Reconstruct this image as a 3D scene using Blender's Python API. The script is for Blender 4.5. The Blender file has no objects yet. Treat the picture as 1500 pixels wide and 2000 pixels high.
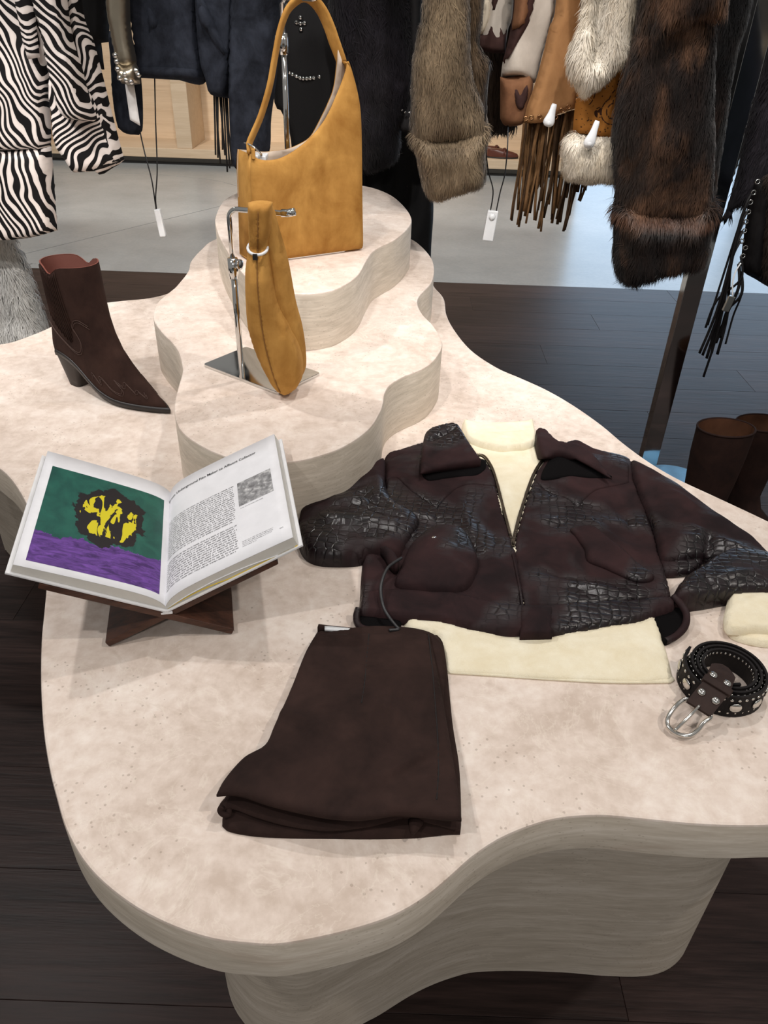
import bpy, bmesh, math, random
import numpy as np
from mathutils import Matrix, Vector
from mathutils.geometry import delaunay_2d_cdt

# ------------------------------------------------------------------ camera
SC = bpy.context.scene
COL = SC.collection
FPX = 1500.0            # focal length in pixels of the 1500 x 2000 frame
EYE = 1.45
TT = 0.67               # height of the table top
_down = np.array([-77.0, -2200.0, -FPX]); _down /= np.linalg.norm(_down)
_f = np.array([0, 0, -1.0])
_yy = _f - _down * _f.dot(_down); _yy /= np.linalg.norm(_yy)
_zz = -_down
_xx = np.cross(_yy, _zz)
RC = np.array([_xx, _yy, _zz])
EYEP = np.array([0, 0, EYE])
cam_data = bpy.data.cameras.new('camera')
cam_data.sensor_fit = 'VERTICAL'
cam_data.sensor_height = 36.0
cam_data.lens = 36.0 * FPX / 2000.0
cam_data.clip_end = 100
cam = bpy.data.objects.new('camera', cam_data)
COL.objects.link(cam)
_m = Matrix.Identity(4)
for i in range(3):
    for j in range(3):
        _m[i][j] = RC[i][j]
_m[2][3] = EYE
cam.matrix_world = _m
SC.camera = cam

# ------------------------------------------------------------------ light
world = bpy.data.worlds.new('world')
SC.world = world
world.use_nodes = True
world.node_tree.nodes['Background'].inputs[0].default_value = (1.0, 0.97, 0.93, 1)
world.node_tree.nodes['Background'].inputs[1].default_value = 0.26
SC.view_settings.view_transform = 'Standard'
SC.view_settings.look = 'None'
SC.view_settings.gamma = 1.0
SC.view_settings.use_curve_mapping = False
SC.view_settings.exposure = 0.0


def spot(loc, target, power, size_deg, radius, col, blend=0.4):
    l = bpy.data.lights.new('ceiling_or_fill_spot', 'SPOT')
    l.energy = power; l.spot_size = math.radians(size_deg); l.spot_blend = blend
    l.shadow_soft_size = radius; l.color = col
    o = bpy.data.objects.new('ceiling_or_fill_spot', l)
    COL.objects.link(o)
    o.location = loc
    d = Vector(target) - Vector(loc)
    o.rotation_euler = d.to_track_quat('-Z', 'Y').to_euler()
    return o


WARM = (1.0, 0.93, 0.85)
NEUT = (1.0, 0.965, 0.935)
spot((-1.7, 1.9, 3.1), (-0.1, 1.35, 0.7), 76, 62, 0.035, NEUT)
spot((-1.3, -0.1, 3.1), (0.0, 1.1, 0.7), 62, 62, 0.035, NEUT)
spot((1.5, 0.35, 3.1), (0.1, 0.9, 0.7), 74, 60, 0.035, WARM)
spot((0.55, 2.0, 3.1), (0.25, 0.95, 0.7), 62, 55, 0.04, NEUT)
for sx, pw in ((-1.6, 110), (-0.5, 75), (0.45, 105), (1.2, 85)):
    spot((sx, 0.75, 3.1), (sx + 0.05, 2.35, 1.1), pw, 60, 0.05, NEUT)
spot((0.35, -1.7, 3.1), (0.2, 0.75, 0.45), 75, 62, 0.08, NEUT)
spot((-0.9, -1.2, 3.1), (-1.3, 2.4, 0.72), 300, 17, 0.06, NEUT)  # added fill spot without a known fixture, brightens the white fur coat
spot((-2.2, 5.2, 3.1), (-2.2, 7.9, 0.4), 260, 80, 0.08, WARM)
spot((1.0, 5.2, 3.1), (1.2, 8.3, 0.4), 180, 80, 0.08, WARM)
spot((-1.2, 4.9, 3.2), (-1.0, 5.6, 0.0), 210, 95, 0.08, NEUT)
spot((1.5, 4.9, 3.2), (1.6, 5.6, 0.0), 80, 95, 0.08, NEUT)


# ------------------------------------------------------------------ places
def _ray(px, py):
    return RC @ np.array([px - 750.0, -(py - 1000.0), -FPX])


def at_z(px, py, z):
    d = _ray(px, py)
    return EYEP + d * ((z - EYE) / d[2])


def at_y(px, py, Y):
    d = _ray(px, py)
    return EYEP + d * (Y / d[1])


def at_plane(px, py, p0, dr):
    n = np.array([dr[1], -dr[0], 0.0])
    d = _ray(px, py)
    return EYEP + d * (n.dot(np.asarray(p0) - EYEP) / n.dot(d))


# ------------------------------------------------------------------ helpers
def base_of(o):
    v = Vector((0, 0, 0))
    while o is not None:
        v += o.location
        o = o.parent
    return v


def thing(name, loc, label, cat, group=None, kind=None):
    o = bpy.data.objects.new(name, None)
    COL.objects.link(o)
    o.location = [float(c) for c in loc]
    o.empty_display_size = 0.05
    tag(o, label, cat, group, kind)
    return o


def tag(o, label=None, cat=None, group=None, kind=None):
    if label: o['label'] = label
    if cat: o['category'] = cat
    if group: o['group'] = group
    if kind: o['kind'] = kind
    return o


def part(name, verts, faces, mat, parent=None, smooth=True, label=None, kind=None):
    """verts in world metres; stored relative to the parent's base"""
    b = base_of(parent) if parent is not None else Vector((0, 0, 0))
    me = bpy.data.meshes.new(name)
    V = np.asarray(verts, dtype=float) - np.array(b)
    me.from_pydata(V.tolist(), [], [tuple(int(i) for i in f) for f in faces])
    me.update()
    if smooth:
        me.polygons.foreach_set('use_smooth', [True] * len(me.polygons))
    o = bpy.data.objects.new(name, me)
    COL.objects.link(o)
    if mat is not None: me.materials.append(mat)
    if parent is not None: o.parent = parent
    if label: o['label'] = label
    if kind: o['kind'] = kind
    return o


def recalc(o):
    bm = bmesh.new(); bm.from_mesh(o.data)
    bmesh.ops.recalc_face_normals(bm, faces=bm.faces)
    bm.to_mesh(o.data); bm.free()
    return o


def sharp(o, deg=40):
    """smooth shading with edges sharper than deg kept crisp"""
    me = o.data
    bm = bmesh.new(); bm.from_mesh(me)
    for e in bm.edges:
        if len(e.link_faces) == 2 and e.calc_face_angle(0) > math.radians(deg):
            e.smooth = False
    bm.to_mesh(me); bm.free()
    return o


def spline(pts, seg, closed=True):
    """Catmull-Rom through points; a third truthy value makes a corner"""
    n = len(pts)
    P = [np.array(p[:2], float) for p in pts]
    C = [len(p) > 2 and bool(p[2]) for p in pts]
    out = []
    for i in range(n if closed else n - 1):
        p1, p2 = P[i], P[(i + 1) % n]
        p0 = P[i - 1] if (closed or i > 0) else p1
        p3 = P[(i + 2) % n] if (closed or i + 2 < n) else p2
        if C[i]: p0 = p1 - (p2 - p1) * 0.5
        if C[(i + 1) % n]: p3 = p2 + (p2 - p1) * 0.5
        k = max(1, int(round(np.linalg.norm(p2 - p1) / seg)))
        for j in range(k):
            t = j / k
            out.append(0.5 * ((2 * p1) + (-p0 + p2) * t + (2 * p0 - 5 * p1 + 4 * p2 - p3) * t * t + (-p0 + 3 * p1 - 3 * p2 + p3) * t ** 3))
    if not closed: out.append(P[-1])
    return np.array(out)


def spline3(pts, k):
    P = [np.array(p, float) for p in pts]
    n = len(P); out = []
    for i in range(n - 1):
        p1, p2 = P[i], P[i + 1]
        p0 = P[i - 1] if i else p1
        p3 = P[i + 2] if i + 2 < n else p2
        for j in range(k):
            t = j / k
            out.append(0.5 * ((2 * p1) + (-p0 + p2) * t + (2 * p0 - 5 * p1 + 4 * p2 - p3) * t * t + (-p0 + 3 * p1 - 3 * p2 + p3) * t ** 3))
    out.append(P[-1])
    return np.array(out)


def inside(poly, pts):
    x, y = pts[:, 0][:, None], pts[:, 1][:, None]
    x1, y1 = poly[:, 0][None], poly[:, 1][None]
    x2, y2 = np.roll(poly[:, 0], -1)[None], np.roll(poly[:, 1], -1)[None]
    c = ((y1 > y) != (y2 > y)) & (x < (x2 - x1) * (y - y1) / np.where(y2 == y1, 1e-12, y2 - y1) + x1)
    return (c.sum(1) % 2) == 1


def edge_dist(poly, pts):
    a = poly[None]; b = np.roll(poly, -1, 0)[None]
    ab = b - a
    out = np.empty(len(pts))
    for s in range(0, len(pts), 2000):
        p = pts[s:s + 2000][:, None]
        t = np.clip(((p - a) * ab).sum(2) / np.maximum((ab ** 2).sum(2), 1e-12), 0, 1)
        out[s:s + 2000] = np.sqrt((((a + t[..., None] * ab) - p) ** 2).sum(2)).min(1)
    return out


def dome(d, R):
    k = np.clip(d / R, 0, 1)
    return np.sqrt(np.maximum(0, 1 - (1 - k) ** 2))


def waves(u, v, seed, freq, n=7):
    r = np.random.RandomState(seed)
    s = np.zeros_like(u)
    for i in range(n):
        a = r.uniform(0, 6.283); f = freq * r.uniform(0.6, 1.7)
        s += np.sin((u * np.cos(a) + v * np.sin(a)) * f * 6.283 + r.uniform(0, 6.283) + 1.2 * np.sin((v * np.cos(a) - u * np.sin(a)) * f * 2.5 + r.uniform(0, 6)))
    return s / n


def ridge(u, v, a, b, w):
    """bump of width w along the segment a-b"""
    a = np.array(a, float); b = np.array(b, float); ab = b - a
    t = np.clip(((u - a[0]) * ab[0] + (v - a[1]) * ab[1]) / max(1e-9, ab.dot(ab)), 0, 1)
    d2 = (u - a[0] - t * ab[0]) ** 2 + (v - a[1] - t * ab[1]) ** 2
    return np.exp(-d2 / (w * w)) * np.sin(np.clip(t, 0.0, 1) * math.pi) ** 0.5


def panel(name, poly, frame, res, top, bot, mat, parent, label=None):
    """a closed solid over a 2-D outline: heights top() and bot() above the frame's plane"""
    O, U, V, N = [np.asarray(k, float) for k in frame]
    n = len(poly)
    mn, mx = poly.min(0), poly.max(0)
    rs = np.random.RandomState(n)
    gx = np.arange(mn[0], mx[0], res); gy = np.arange(mn[1], mx[1], res * 0.87)
    G = np.array([(x + (res / 2 if j % 2 else 0), y) for j, y in enumerate(gy) for x in gx]).reshape(-1, 2)
    G = G[inside(poly, G)]
    if len(G): G = G[edge_dist(poly, G) > res * 0.55]
    vs = [Vector(p) for p in poly] + [Vector(p) for p in G]
    r = delaunay_2d_cdt(vs, [], [list(range(n))], 1, 1e-7)
    uv = np.array([(p.x, p.y) for p in r[0]])
    tris = [list(f) for f in r[2]]
    cnt = {}
    for f in tris:
        for i in range(3):
            e = (f[i], f[(i + 1) % 3])
            cnt[e] = cnt.get(e, 0) + 1
    rim = [e for e in cnt if (e[1], e[0]) not in cnt]
    d = edge_dist(poly, uv)
    d[d < 1e-5] = 0
    ht = top(uv[:, 0], uv[:, 1], d); hb = bot(uv[:, 0], uv[:, 1], d)
    ht = np.maximum(ht, hb + 0.0004)
    W = O + uv[:, :1] * U + uv[:, 1:] * V
    k = len(uv)
    verts = np.vstack([W + ht[:, None] * N, W + hb[:, None] * N])
    flip = np.dot(np.cross(U, V), N) < 0
    faces = []
    for f in tris:
        a = f if not flip else f[::-1]
        faces.append(a); faces.append([i + k for i in a[::-1]])
    for (a, b) in rim:
        q = [b, a, a + k, b + k]
        faces.append(q if not flip else q[::-1])
    o = part(name, verts, faces, mat, parent, True, label)
    return o


def grid_part(name, G, mat, parent, closed_u=False, closed_v=False, cap0=False, cap1=False, smooth=True, label=None):
    """G[i][j] grid of points -> quads (rows i, columns j)"""
    G = np.asarray(G, float)
    n, m = G.shape[:2]
    V = G.reshape(-1, 3)
    F = []
    for i in range(n if closed_u else n - 1):
        for j in range(m if closed_v else m - 1):
            a = i * m + j; b = i * m + (j + 1) % m
            c = ((i + 1) % n) * m + (j + 1) % m; d = ((i + 1) % n) * m + j
            F.append([a, b, c, d])
    if cap0: F.append(list(range(m))[::-1])
    if cap1: F.append([(n - 1) * m + j for j in range(m)])
    return recalc(part(name, V, F, mat, parent, smooth, label))


def tube_geo(path, rad, m=8, caps=True, flat=1.0):
    P = np.asarray(path, float); n = len(P)
    rad = np.broadcast_to(np.asarray(rad, float), (n,))
    T = np.gradient(P, axis=0); T /= np.linalg.norm(T, axis=1)[:, None]
    up = np.array([0, 0, 1.0]) if abs(T[0][2]) < 0.9 else np.array([0, 1.0, 0])
    V = []; F = []
    Nn = None
    for i in range(n):
        if Nn is None:
            Nn = np.cross(T[i], up)
        Nn = Nn - T[i] * Nn.dot(T[i]); Nn /= np.linalg.norm(Nn)
        B = np.cross(T[i], Nn)
        for j in range(m):
            a = 6.28318 * j / m
            V.append(P[i] + rad[i] * (math.cos(a) * Nn + flat * math.sin(a) * B))
    for i in range(n - 1):
        for j in range(m):
            F.append([i * m + j, i * m + (j + 1) % m, (i + 1) * m + (j + 1) % m, (i + 1) * m + j])
    if caps:
        F.append(list(range(m))[::-1]); F.append([(n - 1) * m + j for j in range(m)])
    return np.array(V), F


def tube(name, path, rad, mat, parent, m=8, flat=1.0, label=None):
    V, F = tube_geo(path, rad, m, True, flat)
    return recalc(part(name, V, F, mat, parent, True, label))


def join_geo(items):
    V = []; F = []; k = 0
    for v, f in items:
        V.append(np.asarray(v)); F += [[i + k for i in q] for q in f]; k += len(v)
    return np.vstack(V), F


def box_geo(c, hx, hy, hz, ax=None):
    """box centred at c with half sizes along the rows of ax"""
    ax = np.eye(3) if ax is None else np.asarray(ax, float)
    V = [np.asarray(c) + sx * hx * ax[0] + sy * hy * ax[1] + sz * hz * ax[2] for sz in (-1, 1) for sy in (-1, 1) for sx in (-1, 1)]
    F = [[0, 2, 3, 1], [4, 5, 7, 6], [0, 1, 5, 4], [2, 6, 7, 3], [0, 4, 6, 2], [1, 3, 7, 5]]
    return np.array(V), F


def box(name, c, hx, hy, hz, mat, parent, ax=None, bev=0.0, label=None):
    V, F = box_geo(c, hx, hy, hz, ax)
    o = recalc(part(name, V, F, mat, parent, False, label))
    if bev > 0:
        bm = bmesh.new(); bm.from_mesh(o.data)
        bmesh.ops.bevel(bm, geom=bm.edges[:], offset=bev, segments=2, affect='EDGES', profile=0.5)
        bm.to_mesh(o.data); bm.free()
    return o


def dome_geo(c, n, r, h=None, m=10, k=3):
    """a small rounded stud at c standing out along n"""
    n = np.asarray(n, float); n /= np.linalg.norm(n)
    h = r * 0.7 if h is None else h
    a = np.cross(n, [0.3, 0.5, 0.81]); a /= np.linalg.norm(a); b = np.cross(n, a)
    V = [np.asarray(c) + n * h]; F = []
    for i in range(1, k + 1):
        t = math.pi / 2 * i / k
        for j in range(m):
            p = 6.28318 * j / m
            V.append(np.asarray(c) + n * h * math.cos(t) + r * math.sin(t) * (a * math.cos(p) + b * math.sin(p)))
    for j in range(m): F.append([0, 1 + j, 1 + (j + 1) % m])
    for i in range(k - 1):
        for j in range(m):
            F.append([1 + i * m + j, 1 + (i + 1) * m + j, 1 + (i + 1) * m + (j + 1) % m, 1 + i * m + (j + 1) % m])
    F.append([1 + (k - 1) * m + j for j in range(m)])
    return np.array(V), F


def fur(name, src, count, length, comb, mat, parent=None, seed=1, width=0.0016, lift=0.35, only=None, jitter=0.45, label=None):
    """strands rooted all over a part's mesh, combed along a direction"""
    parent = src
    me = src.data
    b = np.array(base_of(src))
    me.calc_loop_triangles()
    V = np.empty(len(me.vertices) * 3); me.vertices.foreach_get('co', V); V = V.reshape(-1, 3) + b
    NV = np.empty(len(me.vertices) * 3); me.vertices.foreach_get('normal', NV); NV = NV.reshape(-1, 3)
    T = np.empty(len(me.loop_triangles) * 3, dtype=np.int32); me.loop_triangles.foreach_get('vertices', T); T = T.reshape(-1, 3)
    cr = np.cross(V[T[:, 1]] - V[T[:, 0]], V[T[:, 2]] - V[T[:, 0]])
    A = np.linalg.norm(cr, axis=1)
    if only is not None:
        A = A * only(V[T].mean(1), NV[T].mean(1))
    r = np.random.RandomState(seed)
    idx = r.choice(len(T), count, p=A / A.sum())
    w = r.rand(count, 2); sw = w.sum(1) > 1; w[sw] = 1 - w[sw]
    w = np.c_[1 - w.sum(1), w]
    R0 = (V[T[idx]] * w[..., None]).sum(1)
    N = (NV[T[idx]] * w[..., None]).sum(1); N /= np.linalg.norm(N, axis=1)[:, None] + 1e-9
    C = np.asarray(comb, float)[None] + r.normal(0, jitter, (count, 3)) * 0.5
    # clumping: neighbours lean the same way
    cl = np.c_[np.sin(R0[:, 0] * 90 + R0[:, 2] * 55), np.sin(R0[:, 1] * 80), np.sin(R0[:, 2] * 85 + R0[:, 0] * 60)]
    C = C + cl * jitter * 0.6
    C = C - N * (C * N).sum(1)[:, None]
    C /= np.linalg.norm(C, axis=1)[:, None] + 1e-9
    L = length * r.uniform(0.55, 1.15, count)[:, None]
    D = C + N * lift; D /= np.linalg.norm(D, axis=1)[:, None]
    D2 = C + N * lift * 0.15 + np.array([0, 0, -0.35]); D2 /= np.linalg.norm(D2, axis=1)[:, None]
    side = np.cross(D, N + r.normal(0, 0.3, (count, 3))); side /= np.linalg.norm(side, axis=1)[:, None] + 1e-9
    wd = width * r.uniform(0.6, 1.3, count)[:, None]
    R0 = R0 - N * 0.001
    p1 = R0 + D * L * 0.5
    p2 = p1 + D2 * L * 0.5
    VV = np.stack([R0 - side * wd, R0 + side * wd, p1 + side * wd * 0.7, p1 - side * wd * 0.7, p2], 1).reshape(-1, 3)
    k = np.arange(count)[:, None] * 5
    F = np.concatenate([k + np.array([[0, 1, 2, 3]]), ], 0).tolist() + (k + np.array([[3, 2, 4]])).tolist()
    o = part(name, VV, F, mat, parent, True, label, 'stuff')
    try:
        nn = np.repeat(N + 0.25 * D, 5, 0); nn /= np.linalg.norm(nn, axis=1)[:, None]
        o.data.normals_split_custom_set_from_vertices(nn.tolist())
    except Exception:
        pass
    return o


# ------------------------------------------------------------------ materials
def lin(c):
    return tuple(((x / 255.0) / 12.92 if x / 255.0 <= 0.04045 else ((x / 255.0 + 0.055) / 1.055) ** 2.4) for x in c) + (1.0,)


def new_mat(name):
    m = bpy.data.materials.new(name)
    m.use_nodes = True
    nt = m.node_tree
    for n in list(nt.nodes): nt.nodes.remove(n)
    out = nt.nodes.new('ShaderNodeOutputMaterial')
    b = nt.nodes.new('ShaderNodeBsdfPrincipled')
    nt.links.new(b.outputs[0], out.inputs[0])
    tc = nt.nodes.new('ShaderNodeTexCoord')
    return m, nt, b, tc.outputs['Object']


def nd(nt, typ, ins=None, **props):
    n = nt.nodes.new(typ)
    for k, v in props.items(): setattr(n, k, v)
    for k, v in (ins or {}).items():
        if isinstance(v, bpy.types.NodeSocket): nt.links.new(v, n.inputs[k])
        else: n.inputs[k].default_value = v
    return n


def mapping(nt, vec, scale=(1, 1, 1), rot=(0, 0, 0), loc=(0, 0, 0)):
    return nd(nt, 'ShaderNodeMapping', {'Vector': vec, 'Scale': scale, 'Rotation': rot, 'Location': loc}).outputs[0]


def noise(nt, vec, scale, detail=3, rough=0.55, dist=0.0):
    return nd(nt, 'ShaderNodeTexNoise', {'Vector': vec, 'Scale': scale, 'Detail': detail, 'Roughness': rough, 'Distortion': dist}).outputs[0]


def ramp(nt, fac, stops, interp='LINEAR'):
    n = nd(nt, 'ShaderNodeValToRGB', {'Fac': fac})
    cr = n.color_ramp; cr.interpolation = interp
    while len(cr.elements) < len(stops): cr.elements.new(0.5)
    for e, (p, c) in zip(cr.elements, stops):
        e.position = p
        e.color = c if isinstance(c, (tuple, list)) else (c, c, c, 1)
    return n.outputs[0]


def mixc(nt, fac, a, b, blend='MIX'):
    n = nt.nodes.new('ShaderNodeMix'); n.data_type = 'RGBA'; n.blend_type = blend
    for s, v in ((n.inputs[0], fac), (n.inputs[6], a), (n.inputs[7], b)):
        if isinstance(v, bpy.types.NodeSocket): nt.links.new(v, s)
        else: s.default_value = v
    return n.outputs[2]


def math_n(nt, op, a, b=0.0):
    n = nt.nodes.new('ShaderNodeMath'); n.operation = op
    for s, v in ((n.inputs[0], a), (n.inputs[1], b)):
        if isinstance(v, bpy.types.NodeSocket): nt.links.new(v, s)
        else: s.default_value = v
    return n.outputs[0]


def bump(nt, h, strength, dist, normal=None):
    n = nd(nt, 'ShaderNodeBump', {'Height': h, 'Strength': strength, 'Distance': dist})
    if normal is not None: nt.links.new(normal, n.inputs['Normal'])
    return n.outputs[0]


def setb(nt, b, **kw):
    names = dict(col='Base Color', rough='Roughness', metal='Metallic', normal='Normal', sheen='Sheen Weight', sheenr='Sheen Roughness', sheent='Sheen Tint', spec='Specular IOR Level', ecol='Emission Color', estr='Emission Strength', coat='Coat Weight')
    for k, v in kw.items():
        s = b.inputs[names[k]]
        if isinstance(v, bpy.types.NodeSocket): nt.links.new(v, s)
        else: s.default_value = v


def plain(name, col, rough=0.5, metal=0.0, spec=0.5, bs=0.0, bscale=200.0):
    m, nt, b, tc = new_mat(name)
    n = noise(nt, tc, 35, 3)
    c = lin(col)
    setb(nt, b, col=mixc(nt, n, tuple(x * 0.9 for x in c[:3]) + (1,), tuple(min(1, x * 1.1) for x in c[:3]) + (1,)), rough=rough, metal=metal, spec=spec)
    if bs > 0: setb(nt, b, normal=bump(nt, noise(nt, tc, bscale, 3), bs, 0.002))
    return m


def suede(name, c1, c2, scale=9.0, nap=260.0, bs=0.35, rough=0.9, sheen=0.25, detail=5, big=1.0):
    """brushed suede: nap shading in blotches with fine fibre relief"""
    m, nt, b, tc = new_mat(name)
    w = noise(nt, tc, scale, detail, 0.62, 0.6)
    w2 = noise(nt, mapping(nt, tc, (1, 1, 0.6)), scale * 4.5, 4, 0.6)
    f = math_n(nt, 'ADD', math_n(nt, 'MULTIPLY', w, 0.7), math_n(nt, 'MULTIPLY', w2, 0.3))
    c = ramp(nt, f, [(0.33, lin(c1)), (0.66, lin(c2))])
    setb(nt, b, col=c, rough=rough, spec=0.15, sheen=sheen, sheenr=0.45, sheent=lin(c2))
    setb(nt, b, normal=bump(nt, noise(nt, tc, nap, 4, 0.7), bs, 0.0012))
    return m


def chrome(name, col=(214, 214, 212), rough=0.07):
    m, nt, b, tc = new_mat(name)
    setb(nt, b, col=lin(col), metal=1.0, rough=math_n(nt, 'ADD', math_n(nt, 'MULTIPLY', noise(nt, tc, 40, 2), 0.05), rough - 0.02))
    return m


def furmat(name, c1, c2, c3=None, scale=7.0, stretch=(1, 1, 0.35), dk=0.35):
    m, nt, b, tc = new_mat(name)
    n1 = noise(nt, mapping(nt, tc, stretch), scale, 4, 0.6, 0.4)
    c = ramp(nt, n1, [(0.36, lin(c1)), (0.62, lin(c2))] + ([(0.74, lin(c3))] if c3 else []))
    n2 = noise(nt, mapping(nt, tc, (1, 1, 0.25)), 170, 2, 0.6)
    c = mixc(nt, 0.55, c, ramp(nt, n2, [(0.3, (dk, dk, dk, 1)), (0.7, (1, 1, 1, 1))]), 'MULTIPLY')
    setb(nt, b, col=c, rough=0.6, spec=0.25, sheen=0.15)
    return m


def travertine(name, c1, c2, c3, vert=False):
    m, nt, b, tc = new_mat(name)
    mp = mapping(nt, tc, (1, 1, 1) if not vert else (0.35, 0.35, 3.2))
    n1 = noise(nt, mp, 3.2 if not vert else 4.0, 8, 0.6, 0.8)
    n2 = noise(nt, mp, 14 if not vert else 16, 8, 0.66, 0.6)
    n3 = noise(nt, mp, 60, 5, 0.6)
    f = math_n(nt, 'ADD', math_n(nt, 'MULTIPLY', n1, 0.30), math_n(nt, 'ADD', math_n(nt, 'MULTIPLY', n2, 0.42), math_n(nt, 'MULTIPLY', n3, 0.28)))
    c = ramp(nt, f, [(0.38, lin(c1)), (0.5, lin(c2)), (0.61, lin(c3))])
    # brownish worn patches
    wp = ramp(nt, noise(nt, mp, 7.5, 9, 0.72, 1.2), [(0.58, 0.0), (0.66, 1.0)])
    c = mixc(nt, math_n(nt, 'MULTIPLY', wp, 0.35), c, lin((188, 168, 150)))
    vor = nd(nt, 'ShaderNodeTexVoronoi', {'Vector': mapping(nt, tc, (1, 1, 1) if not vert else (1, 1, 2.2)), 'Scale': 95.0, 'Randomness': 1.0})
    clus = noise(nt, tc, 6.5, 4, 0.6)
    hole = math_n(nt, 'MULTIPLY', math_n(nt, 'LESS_THAN', math_n(nt, 'ADD', vor.outputs[0], math_n(nt, 'MULTIPLY', noise(nt, tc, 240, 3), 0.16)), 0.24), math_n(nt, 'GREATER_THAN', clus, 0.52))
    c = mixc(nt, math_n(nt, 'MULTIPLY', hole, 0.38), c, lin((132, 114, 98)))
    # pale calcite lines
    ln = nd(nt, 'ShaderNodeTexNoise', {'Vector': mp, 'Scale': 9.0, 'Detail': 5.0, 'Roughness': 0.6, 'Distortion': 1.5}).outputs[0]
    lnm = ramp(nt, ln, [(0.485, 0.0), (0.5, 1.0), (0.515, 0.0)])
    c = mixc(nt, math_n(nt, 'MULTIPLY', lnm, 0.28), c, lin((238, 228, 214)))
    h = math_n(nt, 'SUBTRACT', math_n(nt, 'MULTIPLY', n3, 0.25), hole)
    setb(nt, b, col=c, rough=0.55, spec=0.35, normal=bump(nt, h, 0.25, 0.0015))
    return m


def wood(name, c1, c2, along='x', scale=1.0, rough=0.42, bs=0.25, spec=0.4):
    m, nt, b, tc = new_mat(name)
    st = {'x': (1.1, 16, 16), 'y': (16, 1.1, 16), 'z': (16, 16, 1.1)}[along]
    rnd = nd(nt, 'ShaderNodeObjectInfo').outputs['Random']
    off = nd(nt, 'ShaderNodeVectorMath', {0: tc, 1: nd(nt, 'ShaderNodeCombineXYZ', {'X': math_n(nt, 'MULTIPLY', rnd, 37.0), 'Y': math_n(nt, 'MULTIPLY', rnd, 11.0), 'Z': 0.0}).outputs[0]}, operation='ADD').outputs[0]
    mp = mapping(nt, off, tuple(s * scale for s in st))
    n1 = noise(nt, mp, 1.3, 5, 0.6, 1.4)
    n2 = noise(nt, mapping(nt, off, tuple(s * scale * 5 for s in st)), 1.6, 3, 0.6)
    f = math_n(nt, 'ADD', math_n(nt, 'MULTIPLY', n1, 0.6), math_n(nt, 'MULTIPLY', n2, 0.4))
    c = ramp(nt, f, [(0.34, lin(c1)), (0.66, lin(c2))])
    v = math_n(nt, 'ADD', 0.8, math_n(nt, 'MULTIPLY', rnd, 0.4))
    c = mixc(nt, 1.0, c, nd(nt, 'ShaderNodeCombineXYZ', {'X': v, 'Y': v, 'Z': v}).outputs[0], 'MULTIPLY')
    setb(nt, b, col=c, rough=math_n(nt, 'ADD', rough, math_n(nt, 'MULTIPLY', n2, 0.12)), spec=spec, normal=bump(nt, f, bs, 0.002))
    return m


STONE = travertine('travertine_top', (200, 182, 168), (221, 205, 193), (236, 224, 214))
STONE_SIDE = travertine('travertine_side', (186, 174, 158), (206, 194, 178), (224, 213, 199), True)
WOODFLOOR = wood('dark_oak', (30, 22, 21), (64, 49, 46), 'x', 1.0, 0.36, 0.6, 0.2)
WALNUT = wood('walnut', (44, 25, 17), (84, 52, 38), 'x', 1.6, 0.4, 0.1)
MAPLE = wood('pale_maple', (204, 180, 150), (222, 201, 174), 'x', 0.6, 0.5, 0.05)
CHROME = chrome('polished_chrome')
STEEL = chrome('brushed_steel', (190, 190, 186), 0.2)
TAN = suede('tan_suede', (146, 100, 44), (194, 146, 78), 9.0, 280, 0.3)
BROWN_SUEDE = suede('dark_brown_suede', (38, 25, 22), (60, 42, 36), 12, 300, 0.35)
SHORTS_M = suede('espresso_suede', (33, 23, 21), (56, 40, 36), 8, 260, 0.35)
CREAM = suede('cream_knit', (234, 221, 190), (247, 239, 216), 14, 620, 0.8, 0.95, 0.1)
LINING = plain('beige_lining', (196, 178, 160), 0.6)
WHITE_PLASTIC = plain('white_plastic', (228, 230, 232), 0.3)
BLACK_CORD = plain('black_cord', (20, 20, 22), 0.45)

# ================================================================== the setting
GREYFLOOR = None
def _greyfloor():
    m, nt, b, tc = new_mat('grey_terrazzo')
    n = noise(nt, tc, 2.2, 6, 0.6)
    n2 = noise(nt, tc, 45, 3, 0.6)
    f = math_n(nt, 'ADD', math_n(nt, 'MULTIPLY', n, 0.75), math_n(nt, 'MULTIPLY', n2, 0.25))
    setb(nt, b, col=ramp(nt, f, [(0.3, lin((138, 144, 147))), (0.7, lin((164, 169, 171)))]), rough=0.24, spec=0.5)
    return m
GREYFLOOR = _greyfloor()
WALLM = plain('warm_plaster', (176, 164, 150), 0.8)
KICK = plain('grey_plinth', (128, 124, 118), 0.5)
DARKGAP = plain('black_shadow_gap', (14, 13, 13), 0.7)

floor = box('floor', (0.5, 0.5, -0.03), 8.5, 10.5, 0.018, DARKGAP, None)
tag(floor, 'dark oak plank floor meeting a smooth grey stone floor', 'floor', None, 'structure')

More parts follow.
